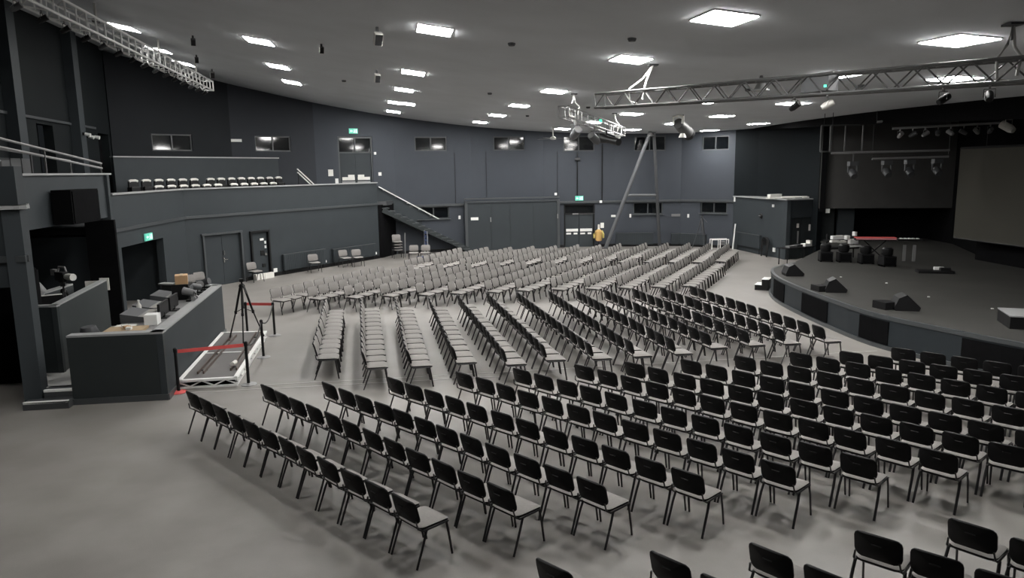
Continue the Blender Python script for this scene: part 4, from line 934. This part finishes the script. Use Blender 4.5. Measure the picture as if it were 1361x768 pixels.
# ------------------------------------------------------------------ trusses
def truss(name, label, a, b, s=.3, m_='alu', r=.026, step=None, ladder=False):
    t = thing(name, label, 'truss', (0, 0, 0)); a, b = Vector(a), Vector(b); d = (b - a).normalized(); L = (b - a).length
    sx = d.cross(Vector((0, 0, 1))).normalized() * s / 2; sz = sx.cross(d).normalized() * s / 2
    cs = [(i, j) for i in (-1, 1) for j in (-1, 1)]
    for i, j in cs: MB().tube([a + sx * i + sz * j, b + sx * i + sz * j], r, 8).obj('chord', m_, t)
    n_ = max(2, round(L / (step or s * 1.05)))
    for side in range(4):
        p, q = [((-1, -1), (-1, 1)), ((-1, 1), (1, 1)), ((1, 1), (1, -1)), ((1, -1), (-1, -1))][side]
        for k in range(n_):
            u0, u1 = a + d * L * k / n_, a + d * L * (k + 1) / n_
            p0, q0 = (p, q) if k % 2 else (q, p)
            if ladder and side % 2 == 0: MB().tube([u0 + sx * p[0] + sz * p[1], u0 + sx * q[0] + sz * q[1]], r * .7, 5, cap=False).obj('rung', m_, t)
            else: MB().tube([u0 + sx * p0[0] + sz * p0[1], u1 + sx * q0[0] + sz * q0[1]], r * .5, 5, cap=False).obj('diagonal', m_, t)
    for e in (a, b):
        mb = MB(); c4 = [e + sx * i + sz * j for i, j in ((-1, -1), (-1, 1), (1, 1), (1, -1))]
        for k in range(4): mb.tube([c4[k], c4[(k + 1) % 4]], r * .8, 6)
        mb.obj('end_frame', m_, t)
    return t, a, b
def sling(at, tx, ty, tz, label, parent=None):
    X, Y = at; z = zc(X, Y)
    t = thing('truss_sling', label, 'sling', (X, Y, z), 0, 'pale truss slings')
    d = Vector((tx - X, ty - Y, tz - z))
    MB().tube([(0, 0, -.02), d * .5 + Vector((-.05, 0, 0)), d + Vector((-.16, 0, .1)), d + Vector((-.14, 0, -.15)), d + Vector((.0, 0, -.2))], .02, 8).obj('strap', 'sling', t)
    MB().tube([(0, 0, -.02), d * .55 + Vector((.05, 0, 0)), d + Vector((.16, 0, .12)), d + Vector((.12, 0, -.12))], .02, 8).obj('strap', 'sling', t)
    MB().tube([(0, 0, 0), d * .4], .015, 6).obj('chain', 'alu', t); MB().box((0, 0, -.02), (.2, .2, .03)).obj('ceiling_plate', 'dark_grey', t)
def par(loc, rz, label, grp, m_='black', s=1.0, pitch=-.5):
    t = thing('stage_lantern', label, 'stage light', loc, rz, grp)
    T = Matrix.Rotation(pitch, 4, 'X')
    MB().tube([(0, .16 * s, 0), (0, .06 * s, 0), (0, -.2 * s, 0)], [.07 * s, .1 * s, .1 * s], 12, T=Matrix.Translation((0, 0, -.3 * s)) @ T).obj('can', m_, t)
    MB().tube([(0, -.195 * s, 0), (0, -.205 * s, 0)], .085 * s, 12, T=Matrix.Translation((0, 0, -.3 * s)) @ T).obj('lens', 'mid_grey', t)
    MB().tube([(-.12 * s, 0, -.3 * s), (-.12 * s, 0, -.1 * s), (.12 * s, 0, -.1 * s), (.12 * s, 0, -.3 * s)], .012 * s, 6).obj('yoke', m_, t)
    MB().box((0, 0, -.04 * s), (.05 * s, .05 * s, .12 * s)).obj('clamp', 'alu', t)
    return t
_, a, b = truss('lighting_truss', 'long pale lighting truss running under ceiling at upper left', (-8.5, 10.4, 8.0), (-12.35, 31.0, 8.1), .36, 'truss_pale', .03, .6, True)
for k in range(15):
    f = .2 + k * .055; p = a.lerp(b, f)
    par((p.x - .05, p.y, p.z - .16), R(100 + 20 * math.sin(k * 3)), 'dark lantern hanging under long left truss, %s from the near end' % ORD[k], 'lanterns under the long left truss', 'black' if k % 4 else 'dark_grey', .6)
for k, f in enumerate((.27, .4, .66, .9)):
    p = a.lerp(b, f); z = zc(p.x, p.y)
    t = thing('truss_hanger', 'pale hanger between ceiling and long left truss, %s from near end' % ORD[k], 'hanger', (p.x, p.y, 0), 0, 'hangers of the long left truss')
    MB().tube([(0, 0, p.z + .15), (0, 0, z)], .03, 6).obj('rod', 'paper', t); MB().box((0, 0, p.z + .2), (.1, .2, .08)).obj('clamp', 'mid_grey', t)
_, a, b = truss('lighting_truss', 'short pale truss with lanterns hanging in the middle of hall', (1.62, 22.4, 6.2), (4.6, 30.7, 5.98), .32, 'alu', .024, .8, True)
sling((2.03, 23.5), 2.05, 23.6, 6.32, 'pale sling at near end of short middle truss'); sling((4.14, 29.4), 4.15, 29.4, 6.1, 'pale sling at far end of short middle truss')
par((2.1, 23.9, 6.02), R(20), 'bulky grey moving lantern under near end of middle truss', 'lanterns of the middle truss', 'pole_grey', 1.35)
par((3.0, 26.2, 5.95), R(-40), 'dark lantern under centre of the middle truss', 'lanterns of the middle truss', 'dark_grey', 1.4)
t = thing('profile_spotlight', 'long black profile spotlight with bright end under middle truss', 'spotlight', (3.55, 27.3, 5.55), R(-62))
MB().tube([(-.75, 0, .12), (-.2, 0, .06), (.1, 0, 0), (.75, 0, -.12)], [.16, .18, .13, .13], 12).obj('barrel', 'black', t); MB().tube([(.6, 0, .1), (.8, 0, .04)], .05, 8).obj('bright_knob', 'white', t); MB().tube([(0, 0, 0), (0, 0, .4)], .03, 6).obj('yoke', 'black', t)
MB().box((0, 0, 0), (.12, .06, .12)).obj('indicator', 'led_green', None, 'small green indicator on short middle truss', 'indicator', loc=(3.25, 26.75, 6.2))
MB().tube([(0, 0, 0), (0, 0, -.5)], .012, 6).tube([(-.15, 0, -.55), (.15, 0, -.55)], .08, 8).obj('pendant_lamp', 'dark_grey', None, 'small twin pendant lamp hanging before the far wall', 'lamp', loc=(3.85, 42.3, 5.6))
_, a, b = truss('lighting_truss', 'long grey truss crossing upper right towards the stage', (2.05, 16.9, 6.0), (7.6, 8.45, 5.62), .3, 'truss_dark')
sling((3.12, 16.3), 2.7, 15.9, 6.05, 'pale sling near left end of long right truss'); sling((6.62, 9.97), 6.6, 9.97, 5.75, 'large pale loop sling at picture edge on right truss')
for k, f in enumerate((.5, .56, .74, .8, .86)):
    p = a.lerp(b, f); par((p.x, p.y, p.z - .16), R(30 + 40 * k), 'small lantern under long right truss, %s from the left' % ORD[k], 'lanterns of the right truss', 'black' if k != 1 else 'paper', .55)
p = a.lerp(b, .545)
t = thing('control_box', 'dark control box with green light on long right truss', 'control box', p + Vector((0, 0, .02)), R(-57))
MB().box((0, 0, 0), (.5, .26, .26)).obj('case', 'dark_grey', t); MB().box((.2, -.14, -.06), (.04, .02, .04)).obj('green_led', 'led_green', t, label='green light')
# stage bars
def bar(a, b, label, r=.04, m_='alu'):
    a, b = Vector(a), Vector(b); t = thing('lighting_bar', label, 'lighting bar', a, 0, 'lighting bars over the stage')
    MB().tube([(0, 0, 0), b - a], r, 8).obj('tube', m_, t); MB().tube([(0, 0, 0), (0, 0, 6.45 - a.z)], .012, 6).tube([b - a, b - a + Vector((0, 0, 6.45 - b.z))], .012, 6).obj('hanger', 'black', t)
    return a, b
for k, (p, q, lab) in enumerate((((12.9, 26.2, 5.97), (15.0, 25.6, 6.1), 'upper left lighting bar over stage'), ((13.3, 25.9, 5.72), (16.3, 24.8, 5.8), 'long middle lighting bar with lanterns over stage'),
                                 ((11.7, 27, 4.93), (16.0, 27, 4.97), 'lower lighting bar of the pair above moving lights'), ((13.3, 27.2, 4.70), (16.1, 27.2, 4.74), 'bottom lighting bar carrying the moving lights'))):
    a, b = bar(p, q, lab)
    if k == 1:
        for j in range(8): c = a.lerp(b, .08 + j * .12); par((c.x, c.y, c.z - .04), R(j * 50), 'lantern on long middle stage bar, %s from the left' % ORD[j], 'lanterns on the stage bars', 'dark_grey' if j % 2 else 'alu', .7)
    if k == 3:
        for j in range(4):
            c = a.lerp(b, (-.28, .2, .5, .86)[j]); zz = c.z - .05
            t = thing('moving_light', 'moving light hanging from bottom stage bar, %s from the left' % ORD[j], 'stage light', (c.x, c.y if j else 27.0, zz), 0, 'moving lights over the stage')
            MB().box((0, 0, -.1), (.32, .24, .16)).obj('base', 'dark_grey', t); MB().tube([(-.16, 0, -.18), (-.16, 0, -.42)], .03, 6).tube([(.16, 0, -.18), (.16, 0, -.42)], .03, 6).obj('yoke', 'dark_grey', t)
            if j == 0: MB().tube([(0, 0, -.03), (0, 0, .3)], .02, 6).obj('drop_rod', 'dark_grey', t)
            MB().tube([(0, .1, -.36), (0, 0, -.42), (0, -.18, -.56)], [.1, .14, .12], 12).obj('head', 'dark_grey', t)
t = thing('hanging_frame', 'grey rectangular pipe frame hanging left of the stage bars', 'frame', (11.55, 27.6, 5.0))
for x in (0, .35, .9, 1.55): MB().tube([(x, 0, 0), (x, 0, .95)], .03, 6).obj('upright', 'truss_dark', t)
for z in (0, .95): MB().tube([(0, 0, z), (1.55, 0, z)], .03, 6).obj('rail', 'truss_dark', t)
MB().tube([(.1, 0, .95), (.1, 0, 1.45)], .012, 6).tube([(1.45, 0, .95), (1.45, 0, 1.45)], .012, 6).obj('hanger', 'black', t)
for k, (x, y, z, m_) in enumerate(((16.2, 24.2, 6.0, 'paper'), (16.4, 22.0, 5.9, 'dark_grey'), (15.6, 20.0, 6.0, 'dark_grey'))):
    par((x, y, z), R(200 + 30 * k), 'lantern high at right above the projection screen, %s from the left' % ORD[k], 'lanterns above the screen', m_, 1.3)

# ------------------------------------------------------------------ small ceiling things
t = thing('ceiling_fan', 'pale ceiling fan with long blades before the far wall', 'fan', (2.24, 38.45, zc(2.24, 38.45)))
MB().tube([(0, 0, 0), (0, 0, -.55)], .035, 8).obj('downrod', 'paper', t); MB().lathe([(.05, 0), (.16, .03), (.16, .12), (.06, .18)], 14, (0, 0, -.68)).obj('motor', 'paper', t)
for k in range(3):
    a = k * 2.094 + .1; MB().bar((.15 * math.cos(a), .15 * math.sin(a), -.62), (1.25 * math.cos(a), 1.25 * math.sin(a), -.6), .16, .015).obj('blade', 'mid_grey', t)
def ceil_speaker(x, y, rz, label, k=1.0, m_='mid_grey'):
    t = thing('ceiling_speaker', label, 'speaker', (x, y, zc(x, y)), rz, 'small speakers under the ceiling')
    A = Matrix.Translation((0, -.05 * k, -.3 * k)) @ Matrix.Rotation(.5, 4, 'X')
    MB().box((0, 0, -.1 * k), (.05, .05, .2 * k)).obj('bracket', 'dark_grey', t); MB().box((0, 0, 0), (.2 * k, .18 * k, .3 * k), 0, 0, A).obj('cabinet', m_, t)
    MB().box((0, -.1 * k, 0), (.18 * k, .02, .27 * k), 0, 0, A).obj('grille', 'black', t)
for x, y, lab, k, m_ in ((-2.66, 15.5, 'grey speaker under ceiling left of brightest third-row panel', .8, 'paper'), (-4.0, 22.9, 'grey speaker under ceiling left of second third-row panel', .8, 'paper'), (-8.9, 21.5, 'dark speaker under ceiling near the second row of panels', .6, 'dark_grey'),
                  (-4.7, 19.1, 'small dark speaker under ceiling between second and third panel rows', .5, 'dark_grey'), (-10.9, 26.5, 'dark speaker under ceiling just above end of left truss', .6, 'dark_grey'), (-12.0, 30.6, 'grey speaker beside tip of long left truss', .8, 'mid_grey')):
    ceil_speaker(x, y, R(25), lab, k, m_)
for k, (x, y) in enumerate(((.07, 15.4), (-.65, 25.5), (2.9, 27.5), (8.2, 17.5), (6.2, 19.5), (-5.9, 27.0), (.8, 33.0), (2.2, 13.5))):
    MB().lathe([(.06, -.06), (.08, -.02), (.08, 0)], 12).obj('smoke_detector', 'dark_grey', None, 'small dark smoke detector on ceiling, %s of the scattered eight' % ORD[k], 'detector', 'smoke detectors', loc=(x, y, zc(x, y)))
t = thing('ceiling_cone', 'small pale cone fitting above long right truss', 'fitting', (5.63, 16.8, zc(5.63, 16.8)))
MB().lathe([(.16, -.3), (.06, -.12), (.03, 0)], 14).obj('cone', 'mid_grey', t); MB().lathe([(.18, -.33), (.18, -.3)], 14).obj('rim', 'alu', t)
t = thing('projector', 'silver projector hanging from ceiling beside the A-frame apex', 'projector', (6.75, 29.0, 6.05), R(-35))
MB().tube([(0, -.5, .12), (0, .45, -.2)], [.2, .25], 14).obj('body', 'truss_dark', t); MB().tube([(-.18, -.5, .1), (-.2, -.52, .36), (.0, -.46, .42), (.2, -.52, .36), (.18, -.5, .1)], .05, 6).obj('handle', 'paper', t)
MB().tube([(0, .44, -.2), (0, .6, -.26)], .26, 14).obj('rear_cover', 'black', t); MB().tube([(0, -.05, -.2), (0, -.05, -.4)], [.06, .15], 10).obj('pale_cone', 'paper', t); MB().tube([(0, 0, .1), (0, 0, .52)], .03, 6).obj('hanger', 'black', t)
